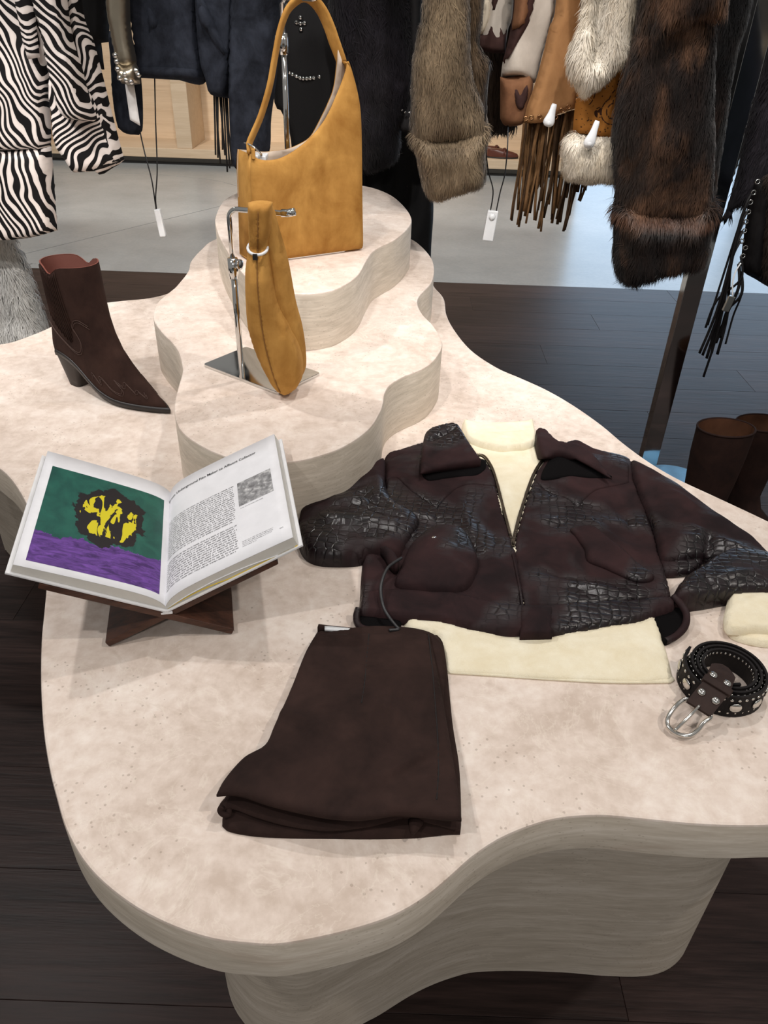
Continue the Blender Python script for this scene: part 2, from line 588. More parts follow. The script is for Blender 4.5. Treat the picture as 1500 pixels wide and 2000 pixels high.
# dark oak planks, each its own board
PL, PWD = 2.1, 0.235
def plank_mesh():
    hx, hy = PL / 2 - 0.0003, PWD / 2 - 0.0003
    g = 0.0007
    V = [(-hx, -hy, -0.012), (hx, -hy, -0.012), (hx, hy, -0.012), (-hx, hy, -0.012), (-hx, -hy, -g), (hx, -hy, -g), (hx, hy, -g), (-hx, hy, -g), (-hx + g, -hy + g, 0), (hx - g, -hy + g, 0), (hx - g, hy - g, 0), (-hx + g, hy - g, 0)]
    F = [(3, 2, 1, 0), (0, 1, 5, 4), (1, 2, 6, 5), (2, 3, 7, 6), (3, 0, 4, 7), (4, 5, 9, 8), (5, 6, 10, 9), (6, 7, 11, 10), (7, 4, 8, 11), (8, 9, 10, 11)]
    me = bpy.data.meshes.new('plank'); me.from_pydata(V, [], F); me.update(); me.materials.append(WOODFLOOR)
    return me
_pm = plank_mesh()
random.seed(4)
row = 0
yy = 4.6 - PWD / 2
while yy > -0.3:
    x = -5.7 + [0.0, 0.9, 1.55, 0.45, 1.2][row % 5]
    while x < 6.0:
        o = bpy.data.objects.new('plank', _pm)
        COL.objects.link(o); o.parent = floor
        o.location = (x, yy, 0.0)
        x += PL
    yy -= PWD; row += 1


def prism(name, poly, z0, z1, mat, parent, bev=0.0, mat2=None):
    """upright prism with a small chamfer round its top edge"""
    P = np.asarray(poly, float)
    area = 0.5 * np.sum(P[:, 0] * np.roll(P[:, 1], -1) - np.roll(P[:, 0], -1) * P[:, 1])
    if area < 0: P = P[::-1]
    n = len(P)
    t = np.roll(P, -1, 0) - np.roll(P, 1, 0)
    t /= np.linalg.norm(t, axis=1)[:, None]
    nin = np.c_[-t[:, 1], t[:, 0]]
    rings = [(P, z0), (P, z1 - bev)]
    if bev > 0:
        rings += [(P + nin * bev * 0.3, z1 - bev * 0.3), (P + nin * bev, z1)]
    V = []; F = []
    for q, z in rings: V += [(a, b, z) for a, b in q]
    for r in range(len(rings) - 1):
        for i in range(n):
            j = (i + 1) % n
            F.append([r * n + i, r * n + j, (r + 1) * n + j, (r + 1) * n + i])
    F.append([(len(rings) - 1) * n + i for i in range(n)])
    F.append([i for i in range(n)][::-1])
    o = part(name, V, F, mat, parent, True)
    if mat2 is not None:
        o.data.materials.append(mat2)
        for i in range(n): o.data.polygons[i].material_index = 1
    o.data.polygons[len(F) - 1].use_smooth = False
    o.data.polygons[len(F) - 2].use_smooth = False
    sharp(o, 30)
    return o


# grey stone floor: large pieces parted by fine joints
_p = at_z(43, 497, 0)[:2]; _q = at_z(433, 402, 0)[:2]
_d = (_q - _p) / np.linalg.norm(_q - _p)
_A = _p + _d * ((4.603 - _p[1]) / _d[1])
_M = _p + _d * ((6.72 - _p[1]) / _d[1])
_E = _p + _d * ((10.4 - _p[1]) / _d[1])
_arc = [at_z(*q, 0)[:2] for q in ((110, 337), (233, 338), (333, 343), (433, 355))]
_arc = [np.array([-7.0, 7.05])] + _arc + [_M]
_arc = [np.array(p) for p in spline([tuple(p) for p in _arc], 0.15, False)]
g = 0.003
_n = np.array([_d[1], -_d[0]])
prism('floor_slab', [(-7, 4.603)] + [tuple(_A - _n * g)] + [tuple(_M - _n * g)] + [tuple(p - [0, g]) for p in _arc[-2::-1]], -0.012, 0.0, GREYFLOOR, floor)
prism('floor_slab', [tuple(p + [0, g]) for p in _arc[:-1]] + [tuple(_M - _n * g), tuple(_E - _n * g), (-7, 10.4)], -0.012, 0.0, GREYFLOOR, floor)
prism('floor_slab', [tuple(_A + _n * g), (2.55, 4.603), (3.15, 5.6), (3.4, 6.6), (4.2, 10.4), tuple(_E + _n * g)], -0.012, 0.0, GREYFLOOR, floor)
prism('floor_slab', [(2.555, 4.603), (9, 4.603), (9, 10.4), (4.206, 10.4), (3.406, 6.6), (3.156, 5.6)], -0.012, 0.0, GREYFLOOR, floor)
prism('floor_slab', [(5.6, -0.3), (9, -0.3), (9, 4.597), (5.6, 4.597)], -0.012, 0.001, GREYFLOOR, floor)
prism('floor_slab', [(-8, -0.3), (-5.2, -0.3), (-5.2, 4.597), (-8, 4.597)], -0.012, 0.001, GREYFLOOR, floor)
prism('floor_slab', [(-7, -9.5), (9, -9.5), (9, -0.306), (-7, -0.306)], -0.012, 0.001, GREYFLOOR, floor)

wall_back = box('wall_back', (0.5, 10.2, 1.6), 7.5, 0.05, 1.6, WALLM, None)
tag(wall_back, 'warm plaster wall behind the shelving', 'wall', None, 'structure')

# daylight window beyond the right end of the shelving
win = thing('window_1', (4.2, 9.4, 0.0), 'tall daylit shop window at the far right', 'window', None, 'structure')
_m, _nt, _b, _tc = new_mat('daylit_glass')
setb(_nt, _b, col=(0.1, 0.12, 0.15, 1), rough=0.1, ecol=(0.56, 0.76, 1.0, 1), estr=2.7)
for i in range(2):
    box('pane', (3.0 + i * 2.0, 9.4, 1.65), 0.95, 0.01, 1.5, _m, win)
for x in (2.02, 4.0, 5.98):
    box('mullion', (x, 9.38, 1.65), 0.04, 0.04, 1.6, STEEL, win)
for z in (0.09, 3.2):
    box('frame_rail', (4.0, 9.38, z), 2.0, 0.04, 0.05, STEEL, win)

# pale wood cubby shelving along the back
shelf = thing('cubby_shelf', (-1.4, 8.2, 0.0), 'pale maple cubby shelving on a grey plinth along the back wall', 'shelf')
SX0, SX1, SY0, SY1 = -4.6, 1.75, 7.9, 8.5
box('plinth', ((SX0 + SX1) / 2, 8.24, 0.03), (SX1 - SX0) / 2, 0.28, 0.03, KICK, shelf)
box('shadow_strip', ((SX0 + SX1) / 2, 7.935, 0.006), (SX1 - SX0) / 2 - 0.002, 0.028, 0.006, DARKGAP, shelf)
box('base_board', ((SX0 + SX1) / 2, 8.2, 0.1), (SX1 - SX0) / 2, 0.3, 0.04, MAPLE, shelf, bev=0.003)
box('back_panel', ((SX0 + SX1) / 2, 8.485, 1.0), (SX1 - SX0) / 2, 0.012, 0.86, MAPLE, shelf)
xd = at_y(354, 230, 7.9)[0]
for x in (SX0 + 0.06, xd - 1.5, xd, xd + 1.45, SX1 - 0.06):
    box('divider', (x, 8.19, 1.0), 0.072, 0.28, 0.86, MAPLE, shelf, bev=0.003)
box('top_board', ((SX0 + SX1) / 2, 8.2, 1.9), (SX1 - SX0) / 2, 0.3, 0.04, MAPLE, shelf, bev=0.003)
# the same shelving behind the viewer, seen in the polished post
shelf2 = thing('cubby_shelf', (1.0, -8.0, 0.0), 'pale maple shelving far behind the viewer, mirrored in the polished post', 'shelf')
box('plinth', (1.0, -8.0, 0.05), 5.0, 0.28, 0.05, DARKGAP, shelf2)
for z in (0.2, 0.95, 1.7):
    box('shelf_board', (1.0, -8.0, z), 5.0, 0.3, 0.09, MAPLE, shelf2, bev=0.003)
for x in (-3.9, -1.4, 1.0, 3.4, 5.9):
    box('divider', (x, -8.0, 0.95), 0.07, 0.28, 0.85, MAPLE, shelf2, bev=0.003)
box('back_panel', (1.0, -8.29, 0.95), 5.0, 0.012, 0.85, KICK, shelf2)

# ================================================================== the table
tab_px = [(0, 672), (40, 662), (95, 640), (140, 614), (191, 594), (240, 587), (290, 582), (331, 571), (380, 545), (450, 520), (600, 502), (750, 508), (830, 538), (850, 562), (867, 583), (872, 613), (887, 643), (920, 683), (970, 717), (1020, 739), (1070, 762), (1120, 791), (1173, 828), (1220, 867), (1270, 903), (1325, 935), (1400, 970), (1500, 1017), (1600, 1068), (1720, 1160), (1790, 1290), (1770, 1430), (1700, 1540), (1600, 1600), (1500, 1611), (1407, 1611), (1337, 1607), (1267, 1600), (1197, 1593), (1150, 1592), (1089, 1598), (1033, 1613), (973, 1639), (921, 1674), (893, 1699), (847, 1739), (800, 1771), (747, 1796), (667, 1820), (587, 1837), (533, 1844), (480, 1841), (416, 1833), (341, 1809), (267, 1772), (203, 1724), (160, 1676), (128, 1617), (112, 1564), (96, 1500), (85, 1430), (80, 1360), (79, 1300), (81, 1240), (86, 1190), (90, 1140), (88, 1090), (76, 1035), (43, 968), (21, 935), (0, 915), (-50, 880), (-130, 850), (-260, 835), (-380, 800), (-400, 750), (-300, 712), (-150, 692)]
tab = spline([tuple(at_z(x, y, TT)[:2]) for x, y in tab_px], 0.012)
table = thing('display_table', (0, 1.2, 0), 'low travertine display table with a wavy cloud-shaped top on rounded bases', 'table')
prism('tabletop', tab, TT - 0.066, TT, STONE, table, 0.0035, STONE_SIDE)
base_px = [(452, 1955), (475, 1996), (520, 2040), (590, 2058), (650, 2035), (709, 2000), (741, 1983), (800, 1946), (847, 1923), (893, 1907), (931, 1899), (1010, 1897), (1103, 1900), (1173, 1906), (1243, 1908), (1285, 1902), (1318, 1884), (1340, 1853), (1347, 1810), (1340, 1750), (1300, 1650), (1200, 1540), (1000, 1470), (800, 1460), (620, 1500), (500, 1590), (450, 1700), (436, 1830), (440, 1900)]
bp = spline([tuple(at_z(x, y, 0)[:2]) for x, y in base_px], 0.012)
prism('base', bp, 0.001, TT - 0.066, STONE_SIDE, table)
b2 = spline([(-1.15, 1.85), (-0.98, 1.72), (-0.75, 1.68), (-0.45, 1.65), (-0.2, 1.6), (0.05, 1.6), (0.1, 1.75), (-0.05, 2.2), (-0.4, 2.4), (-0.8, 2.1), (-1.08, 1.85)], 0.02)
prism('base', b2, 0.001, TT - 0.066, STONE_SIDE, table)

t1_px = [(420, 467), (393, 487), (373, 510), (367, 530), (345, 558), (330, 571), (308, 590), (300, 611), (300, 624), (307, 637), (320, 653), (336, 669), (349, 688), (356, 715), (356, 728), (349, 752), (343, 776), (340, 797), (343, 819), (353, 840), (376, 860), (412, 880), (449, 894), (484, 901), (530, 904), (574, 901), (623, 890), (675, 870), (720, 838), (741, 807), (748, 788), (751, 769), (761, 752), (786, 736), (817, 724), (841, 710), (858, 689), (864, 672), (858, 655), (845, 634), (828, 617), (819, 603), (815, 589), (819, 578), (831, 565), (843, 551), (848, 530), (845, 509), (834, 492), (820, 478), (804, 467), (760, 447), (690, 433), (600, 428), (500, 438)]
t2_px = [(420, 433), (422, 419), (432, 398), (449, 383), (487, 368), (550, 360), (630, 357), (690, 360), (733, 368), (767, 383), (793, 407), (804, 429), (795, 447), (772, 467), (744, 481), (727, 492), (713, 513), (702, 533), (685, 549), (657, 564), (630, 571), (595, 574), (550, 571), (510, 560), (480, 540), (455, 508), (434, 473), (424, 450)]
Z1, Z2 = TT + 0.125, TT + 0.25
r1 = thing('stone_riser', (-0.1, 1.5, TT), 'lower wavy travertine riser carrying the small bag on its stand', 'riser', 'travertine risers')
prism('slab', spline([tuple(at_z(x, y, Z1)[:2]) for x, y in t1_px], 0.01), TT + 0.0005, Z1, STONE, r1, 0.003, STONE_SIDE)
r2 = thing('stone_riser', (-0.2, 1.9, Z1), 'upper wavy travertine riser under the tall tan bag', 'riser', 'travertine risers')
prism('slab', spline([tuple(at_z(x, y, Z2)[:2]) for x, y in t2_px], 0.01), Z1 + 0.0005, Z2, STONE, r2, 0.003, STONE_SIDE)

# ================================================================== small bag on its chrome stand
foot = at_z(473, 738, Z1 + 0.005)
fx, fy = foot[0], foot[1]
st = thing('bag_stand', (fx, fy, Z1), 'short chrome display stand on the lower riser holding the small tan bag', 'stand', 'chrome bag stands')
plate = np.array([at_z(x, y, Z1 + 0.005)[:2] for x, y in ((409, 716), (468, 673), (614, 724), (557, 773))])
# squared up plate
c0 = plate.mean(0); e1 = (plate[3] - plate[0] + plate[2] - plate[1]) / 2; e2 = (plate[1] - plate[0] + plate[2] - plate[3]) / 2
e2 = e2 - e1 * e1.dot(e2) / e1.dot(e1)
q = [c0 - e1 / 2 - e2 / 2, c0 + e1 / 2 - e2 / 2, c0 + e1 / 2 + e2 / 2, c0 - e1 / 2 + e2 / 2]
def rounded(q, r=0.006):
    out = []
    n = len(q)
    for i in range(n):
        a, b, c = q[i - 1], q[i], q[(i + 1) % n]
        d1 = (a - b) / np.linalg.norm(a - b); d2 = (c - b) / np.linalg.norm(c - b)
        out += [tuple(b + d1 * r), tuple(b + (d1 + d2) * r * 0.3), tuple(b + d2 * r)]
    return out
prism('base_plate', rounded(q), Z1 + 0.0005, Z1 + 0.006, CHROME, st, 0.001)
zt = 1.122
arm_end = at_z(563, 422, zt - 0.004)
ad = np.array([arm_end[0] - fx, arm_end[1] - fy]); al = np.linalg.norm(ad); ad /= al
tube('pole', [(fx, fy, Z1 + 0.005), (fx, fy, 0.92), (fx, fy, 1.03)], 0.0058, CHROME, st, 12)
arm = [(fx, fy, 1.0), (fx, fy, zt - 0.016)] + [(fx + ad[0] * 0.016 * (1 - math.cos(a)), fy + ad[1] * 0.016 * (1 - math.cos(a)), zt - 0.016 + 0.016 * math.sin(a)) for a in np.linspace(0.2, 1.571, 6)] + [(fx + ad[0] * al * 0.5, fy + ad[1] * al * 0.5, zt), (arm_end[0], arm_end[1], zt), (arm_end[0] + ad[0] * 0.004, arm_end[1] + ad[1] * 0.004, zt + 0.002)]
tube('arm', arm, 0.0046, CHROME, st, 12)
tube('arm_tip', [(arm_end[0] - ad[0] * 0.012, arm_end[1] - ad[1] * 0.012, zt), (arm_end[0], arm_end[1], zt + 0.001), (arm_end[0] + ad[0] * 0.012, arm_end[1] + ad[1] * 0.012, zt + 0.004)], 0.0066, CHROME, st, 12)
col1 = tube('collar', [(fx, fy, 1.0), (fx, fy, 1.016), (fx, fy, 1.036)], 0.0095, CHROME, st, 14)
kd = np.array([0.85, -0.5, 0.1]); kd /= np.linalg.norm(kd)
kp = np.array([fx, fy, 1.026])
tube('knob', [kp + kd * 0.007, kp + kd * 0.012, kp + kd * 0.0125, kp + kd * 0.018, kp + kd * 0.0185], [0.003, 0.003, 0.009, 0.009, 0.006], CHROME, col1, 14)

# the small bag: hangs edge-on from the arm, gathered by a white band
bagc = np.array([fx + ad[0] * al * 0.6, fy + ad[1] * al * 0.6])
sb = thing('suede_handbag', (bagc[0], bagc[1], Z1), 'small tan suede bag hanging edge-on from the short chrome stand, gathered by a white band', 'handbag')
vd = np.array([0.97, 0.06, 0]); vd /= np.linalg.norm(vd)
vp0 = np.array([bagc[0], bagc[1] - 0.03, 0])
def vuv(px, py, p0=vp0, dr=vd):
    w = at_plane(px, py, p0, dr)
    return ((w - p0).dot(dr), w[2])
vn = np.array([vd[1], -vd[0], 0])
fr = (vp0, vd, np.array([0, 0, 1.0]), vn)
back = spline([vuv(*k) for k in [(515, 400), (532, 405), (545, 450), (562, 510), (577, 590), (590, 640), (597, 690), (596, 725), (580, 745), (545, 735), (525, 660), (515, 560), (512, 470)]], 0.006)
panel('back_panel', back, fr, 0.007, lambda u, v, d: -0.012 + 0.030 * dome(d, 0.035) + 0.0025 * waves(u, v, 3, 9), lambda u, v, d: -0.012 - 0.022 * dome(d, 0.03), TAN, sb)
front = spline([tuple(vuv(*k[:2])) + tuple(k[2:]) for k in [(485, 394, 1), (508, 390), (533, 393, 1), (532, 415), (531, 440), (525, 470), (527, 492), (535, 540), (548, 590), (567, 630), (583, 665), (592, 700), (590, 735), (575, 752), (556, 759), (535, 745), (517, 715), (500, 678), (485, 630), (481, 585), (480, 530), (484, 495), (487, 470), (485, 430)]], 0.005)
seam = [vuv(*k) for k in [(508, 395), (506, 480), (510, 560), (520, 640), (537, 710), (555, 757)]]
def sbt(u, v, d):
    sx = np.interp(v, [s[1] for s in seam][::-1], [s[0] for s in seam][::-1])
    zn = vuv(505, 479)[1]
    z = 0.010 + np.where(v > zn, 0.024 * dome(d, 0.012), 0.024 * dome(d, 0.012) + (0.020 * dome(d, 0.034)) * np.clip((zn - v) / 0.05, 0, 1)) + 0.003 * waves(u, v, 5, 8)
    z -= 0.0035 * np.exp(-((u - sx) / 0.0016) ** 2)
    a = vuv(528, 500); b = vuv(572, 640)
    z += 0.007 * ridge(u, v, a, b, 0.006) - 0.008 * ridge(u, v, vuv(522, 500), vuv(556, 640), 0.006)
    a = vuv(495, 500); b = vuv(500, 640)
    z += 0.005 * ridge(u, v, a, b, 0.007) + 0.004 * ridge(u, v, vuv(560, 610), vuv(585, 690), 0.006) - 0.004 * ridge(u, v, vuv(495, 420), vuv(496, 470), 0.004)
    zr = vuv(505, 479)[1]
    return z - 0.010 * np.exp(-((v - zr) / 0.010) ** 2) * dome(d, 0.02) + 0.003 * np.sin((u - seam[0][0]) * 6.283 / 0.011) * np.exp(-((v - zr) / 0.035) ** 2) * dome(d, 0.01)
panel('front_panel', front, fr, 0.0045, sbt, lambda u, v, d: 0.004 - 0.020 * dome(d, 0.03), TAN, sb)
sq = spline([(s[0], s[1]) for s in seam], 0.006, False)
def sb_on(u, v):
    P = np.array([[u, v]])
    h = float(sbt(np.array([u]), np.array([v]), edge_dist(front, P))[0])
    return vp0 + vd * u + vn * (h + 0.0022) + np.array([0, 0, v])
tube('front_seam', [sb_on(*q_) for q_ in sq[2:-3]], 0.0011, plain('suede_seam', (132, 90, 40), 0.9), sb, 5)
# white band round the neck
zr = vuv(505, 479)[1]; ul = vuv(483, 481)[0]; ur = vuv(525, 484)[0]
cu = (ul + ur) / 2 + 0.001; ru = (ur - ul) / 2 - 0.002
ring = [vp0 + vd * (cu + ru * math.cos(a)) + vn * (0.016 + 0.028 * math.sin(a)) + np.array([0, 0, zr - 0.001 * math.cos(a) - 0.004 * math.sin(a)]) for a in np.linspace(0, 6.2832, 33)]
wband = tube('white_band', ring, 0.0026, WHITE_PLASTIC, sb, 8, label='white plastic security band')
box('band_clip', vp0 + vd * (cu - 0.002) + vn * 0.046 + np.array([0, 0, zr - 0.007]), 0.004, 0.003, 0.005, BLACK_CORD, wband, bev=0.001)

# ================================================================== tall bag
ba = at_z(575, 507, Z2); bb = at_z(708, 489, Z2)
bd = (bb - ba); bd[2] = 0; bd /= np.linalg.norm(bd)
bp0 = np.array([ba[0], ba[1], 0.0])
bn = np.array([bd[1], -bd[0], 0.0])
tb = thing('suede_tote', (ba[0], ba[1], Z2), 'tall tan suede shoulder bag with a swooping open top and long strap', 'handbag')
def buv(px, py):
    return vuv(px, py, bp0, bd)
zb = Z2 + 0.006
front_px = [(491, 300, 1), (497, 306), (510, 312), (527, 313), (550, 308), (580, 291), (610, 265), (637, 230), (660, 180), (675, 140), (679, 120), (684, 127), (695, 165), (703, 205), (706, 250), (707, 300), (708, 400), (709, 480), (704, 488, 1), (640, 497), (575, 506), (530, 512), (494, 517, 1), (492, 420), (490, 350)]
fpoly = spline([tuple(buv(*k[:2])) + tuple(k[2:]) for k in front_px], 0.006)
fpoly[:, 1] = np.maximum(fpoly[:, 1], zb)
bagfr = (bp0, bd, np.array([0, 0, 1.0]), bn)
GT = 0.075    # depth of the bag
panel('front_panel', fpoly, bagfr, 0.007, lambda u, v, d: 0.008 * dome(d, 0.05) + 0.002 * waves(u, v, 11, 5) * dome(d, 0.05), lambda u, v, d: -0.0025 + 0.008 * dome(d, 0.05) + 0.002 * waves(u, v, 11, 5) * dome(d, 0.05), TAN, tb)
# stitching just inside the rim
stp = [bp0 + bd * p[0] + np.array([0, 0, p[1]]) + bn * 0.0018 for p in spline([buv(*k) for k in [(496, 312), (510, 318), (527, 319), (552, 314), (584, 296), (614, 270), (642, 234), (664, 186), (678, 148)]], 0.006, False)]
tube('rim_stitching', stp, 0.0008, plain('tan_thread', (176, 118, 44), 0.8), tb, 5)
# back panel with pale lining showing above the front rim
def shift(poly, dn):
    return poly
# the far panel leans to meet the near one at the upper right
zpk = buv(679, 120)[1]; zrim = buv(520, 312)[1]
def depth_at(v):
    k = np.clip((v - zrim) / (zpk - zrim), 0, 1)
    return GT * (1 - 0.72 * k)
def buv_back(px, py):
    dep = GT
    for _ in range(4):
        u_, v_ = vuv(px, py, bp0 - bn * dep, bd)
        dep = float(depth_at(np.array([v_]))[0])
    return (u_, v_)
rim_px = [(515, 297), (535, 295), (560, 292), (582, 284), (605, 270), (620, 247), (643, 200), (654, 168), (660, 117), (661, 95)]
side_px = [(676, 112), (684, 127), (695, 165), (703, 205), (706, 250), (707, 300), (708, 400), (709, 480), (704, 488), (640, 497), (575, 506), (494, 517), (492, 420), (490, 350), (491, 303)]
bpoly = spline([buv_back(*k) for k in rim_px] + [tuple(buv(*k)) + ((1,) if k in ((704, 488), (494, 517), (491, 303)) else ()) for k in side_px], 0.007)
bpoly[:, 1] = np.maximum(bpoly[:, 1], zb)
panel('back_panel', bpoly, bagfr, 0.009, lambda u, v, d: -depth_at(v), lambda u, v, d: -depth_at(v) - 0.003, LINING, tb, label='pale beige inner lining')
tbk = panel('back_cover', bpoly, bagfr, 0.009, lambda u, v, d: -depth_at(v) - 0.0032, lambda u, v, d: -depth_at(v) - 0.006 - 0.004 * dome(d, 0.05), TAN, tb)
# gussets and bottom
def strip(name, pts, mat, th=0.0025):
    """ribbon between the front and the back along a line of (u, v) points"""
    G = []
    for (u, v) in pts:
        p = bp0 + bd * u + np.array([0, 0, v])
        G.append([p - bn * 0.0, p - bn * (depth_at(np.array([v]))[0] * 0.5), p - bn * (depth_at(np.array([v]))[0] + 0.004)])
    o = grid_part(name, G, mat, tb)
    md = o.modifiers.new('solid', 'SOLIDIFY'); md.thickness = th
    return o
strip('side_gusset', [buv(*k) for k in [(491, 303), (490, 350), (492, 420)]] + [(buv(494, 515)[0], zb)], TAN)
strip('side_gusset', [buv(*k) for k in [(679, 121), (684, 127), (695, 165), (703, 205), (706, 250), (707, 300), (708, 400)]] + [(buv(708, 485)[0], zb)], TAN)
strip('bottom', [(buv(494, 515)[0], zb + 0.001), (buv(600, 500)[0], zb + 0.001), (buv(707, 488)[0], zb + 0.001)], TAN)
# strap: flat band from the left corner over the hook and down to the peak
mid = -GT * 0.35
sp_px = [(494, 303), (496, 285), (503, 268), (520, 228), (537, 170), (548, 110), (558, 60), (572, 22), (590, 2), (606, -6), (622, 0), (640, 22), (655, 55), (664, 82), (672, 104), (679, 124)]
sp = spline([buv(*k) for k in sp_px], 0.008, False)
G = []
hw = np.interp(np.arange(len(sp)) / (len(sp) - 1), [0, 0.06, 0.5, 0.75, 0.9, 1], [0.012, 0.013, 0.0125, 0.0115, 0.012, 0.011])
tg = np.gradient(sp, axis=0); tg /= np.linalg.norm(tg, axis=1)[:, None]
for i, (u, v) in enumerate(sp):
    nrm = bd * (-tg[i][1]) + np.array([0, 0, tg[i][0]])
    c = bp0 + bd * u + np.array([0, 0, v]) + bn * (mid * (1 if v > zrim + 0.02 else 0.7))
    w = hw[i] * (bn * 0.72 + nrm * 0.69)
    th = 0.0024 * (nrm * 0.72 - bn * 0.69)
    G.append([c - w - th, c - w * 0.6 - th * 1.6, c + w * 0.6 - th * 1.6, c + w - th, c + w + th, c + w * 0.6 + th * 1.6, c - w * 0.6 + th * 1.6, c - w + th])
grid_part('strap', G, TAN, tb, closed_v=True, cap0=True, cap1=True)
# chrome corner hardware and white padding inside
rp = [bp0 + bd * buv(*k)[0] + np.array([0, 0, buv(*k)[1]]) + bn * o for k, o in (((488, 283), -0.03), ((493, 285), -0.008), ((502, 293), 0.001), ((512, 303), -0.004), ((516, 306), -0.02))]
tube('ring', spline3(rp, 5), 0.0022, CHROME, tb, 8)
tube('strap_tab', spline3([bp0 + bd * buv(*k)[0] + np.array([0, 0, buv(*k)[1]]) + bn * 0.003 for k in ((493, 290), (494, 302), (494, 310))], 4), 0.004, TAN, tb, 8)
for k, kx in enumerate(((512, 306), (527, 307))):
    p = buv(*kx)
    box('tissue', bp0 + bd * p[0] - bn * 0.03 + np.array([0, 0, p[1] - 0.004]), 0.006, 0.02, 0.005, WHITE_PLASTIC, tb, bev=0.002, label='white tissue stuffing')

# its stand: pole behind, hook in the strap, plate underneath
st2 = thing('bag_stand', (ba[0], ba[1], Z2), 'tall chrome display stand on the upper riser behind the tall tan bag', 'stand', 'chrome bag stands')
pb = at_plane(561, 280, bp0 - bn * (GT + 0.035), bd)
px_, py_ = pb[0], pb[1]
pq = [np.array(bp0[:2]) + bd[:2] * u - bn[:2] * w for u, w in ((-0.045, 0.004), (0.14, 0.004), (0.14, 0.14), (-0.045, 0.14))]
prism('base_plate', rounded(pq), Z2 + 0.0005, Z2 + 0.0055, CHROME, st2, 0.001)
ph = buv(606, 2)
hook_end = bp0 + bd * ph[0] + np.array([0, 0, ph[1]]) + bn * 0.012
zt2 = hook_end[2] + 0.004
tube('pole', [(px_, py_, Z2 + 0.005), (px_, py_, 1.2), (px_, py_, 1.36)], 0.0062, CHROME, st2, 12)
tube('pole_top', [(px_, py_, 1.33), (px_, py_, zt2 - 0.012), (px_ + (hook_end[0] - px_) * 0.12, py_ + (hook_end[1] - py_) * 0.12, zt2), tuple(hook_end * [1, 1, 0] + [0, 0, zt2]), tuple(hook_end + bn * 0.012 + np.array([0, 0, 0.006]))], 0.0048, CHROME, st2, 12)
col2 = tube('collar', [(px_, py_, 1.325), (px_, py_, 1.345), (px_, py_, 1.365)], 0.010, CHROME, st2, 14)
kp = np.array([px_, py_, 1.352]); kd = np.array([-0.9, -0.4, 0])
tube('knob', [kp + kd * 0.007, kp + kd * 0.013, kp + kd * 0.0135, kp + kd * 0.019], [0.003, 0.003, 0.009, 0.009], CHROME, col2, 14)

# ================================================================== ankle boot
bh = at_z(141, 744, TT); bt = at_z(325, 813, TT)
ud = bt - bh; ud /= np.linalg.norm(ud)
ld = np.array([ud[1], -ud[0], 0.0])   # toward the camera side
bc = bh - ld * 0.012
boot = thing('ankle_boot', (bc[0], bc[1], TT), 'dark brown suede western ankle boot with a pointed toe and block heel', 'boot')
def boot_pt(u, w, z):
    return bc + ud * u + ld * w + np.array([0, 0, z])
# rings from sole to top: (back u, back z, front u, front z, half width, point power)
rings = [(-0.030, 0.082, 0.300, 0.010, 0.041, 0.0), (-0.034, 0.088, 0.298, 0.016, 0.043, 0.05), (-0.036, 0.098, 0.272, 0.034, 0.042, 0.15), (-0.037, 0.108, 0.240, 0.056, 0.040, 0.35), (-0.036, 0.120, 0.208, 0.080, 0.039, 0.6), (-0.034, 0.135, 0.180, 0.108, 0.038, 0.8), (-0.031, 0.152, 0.160, 0.142, 0.039, 0.95), (-0.027, 0.175, 0.148, 0.175, 0.042, 1), (-0.021, 0.205, 0.141, 0.208, 0.046, 1), (-0.016, 0.240, 0.136, 0.243, 0.049, 1), (-0.012, 0.268, 0.133, 0.272, 0.051, 1), (-0.011, 0.283, 0.132, 0.289, 0.051, 1)]
def ring_pts(r, m=44, inset=0.0, dip=0.0):
    ub, zb_, uf, zf, w, rd = r
    out = []
    for j in range(m):
        a = 6.28318 * j / m
        k = 0.5 - 0.5 * math.cos(a)            # 0 back .. 1 front
        u = ub + inset + (uf - ub - 2 * inset) * k
        # width profile: pointed foot low down, oval shaft higher up
        foot_w = (math.sin(math.pi * min(1, k / 0.62) / 2) if k < 0.62 else 1.0) ** 0.8
        foot_w = (0.72 * min(1, (k / 0.10)) ** 0.5 + 0.28 * foot_w) if k < 0.62 else (1 - ((k - 0.62) / 0.38) ** 1.5) ** 0.9 * 0.99 + 0.01
        if k < 0.1: foot_w = 0.72 * (k / 0.10) ** 0.5 + 0.28 * foot_w * (k / 0.10)
        oval = math.sqrt(max(0, 1 - (2 * k - 1) ** 2))
        ww = (w - inset) * (foot_w * (1 - rd) + oval * rd)
        s = 1 if a < math.pi else -1
        z = zb_ + (zf - zb_) * (k if rd > 0.6 else (1 - (1 - min(1, k / 0.62)) ** 1.0 * 1.0 if False else k))
        if rd < 0.9:                            # the sole dips from the heel to the ball
            ball = 1 / (1 + math.exp(-(k - 0.38) * 14))
            zz = zb_ + (zf - zb_) * ball
            z = z * rd + zz * (1 - rd)
        z -= dip * math.exp(-((abs(k - 0.47)) / 0.13) ** 2)
        out.append(boot_pt(u, s * ww, z))
    return out
rr = []
R_ = np.array(rings)
for i in range(len(R_) - 1):
    for t in ((0, 0.5) if i < len(R_) - 2 else (0, 0.5, 1)):
        rr.append(tuple(R_[i] * (1 - t) + R_[i + 1] * t))
G = [ring_pts(r, dip=0.016 * max(0, (r[1] - 0.22) / 0.06)) for r in rr]
upper = grid_part('upper', G, BROWN_SUEDE, boot, closed_v=True, cap0=True)
PINK = plain('terracotta_lining', (132, 84, 74), 0.55)
top = rr[-1]
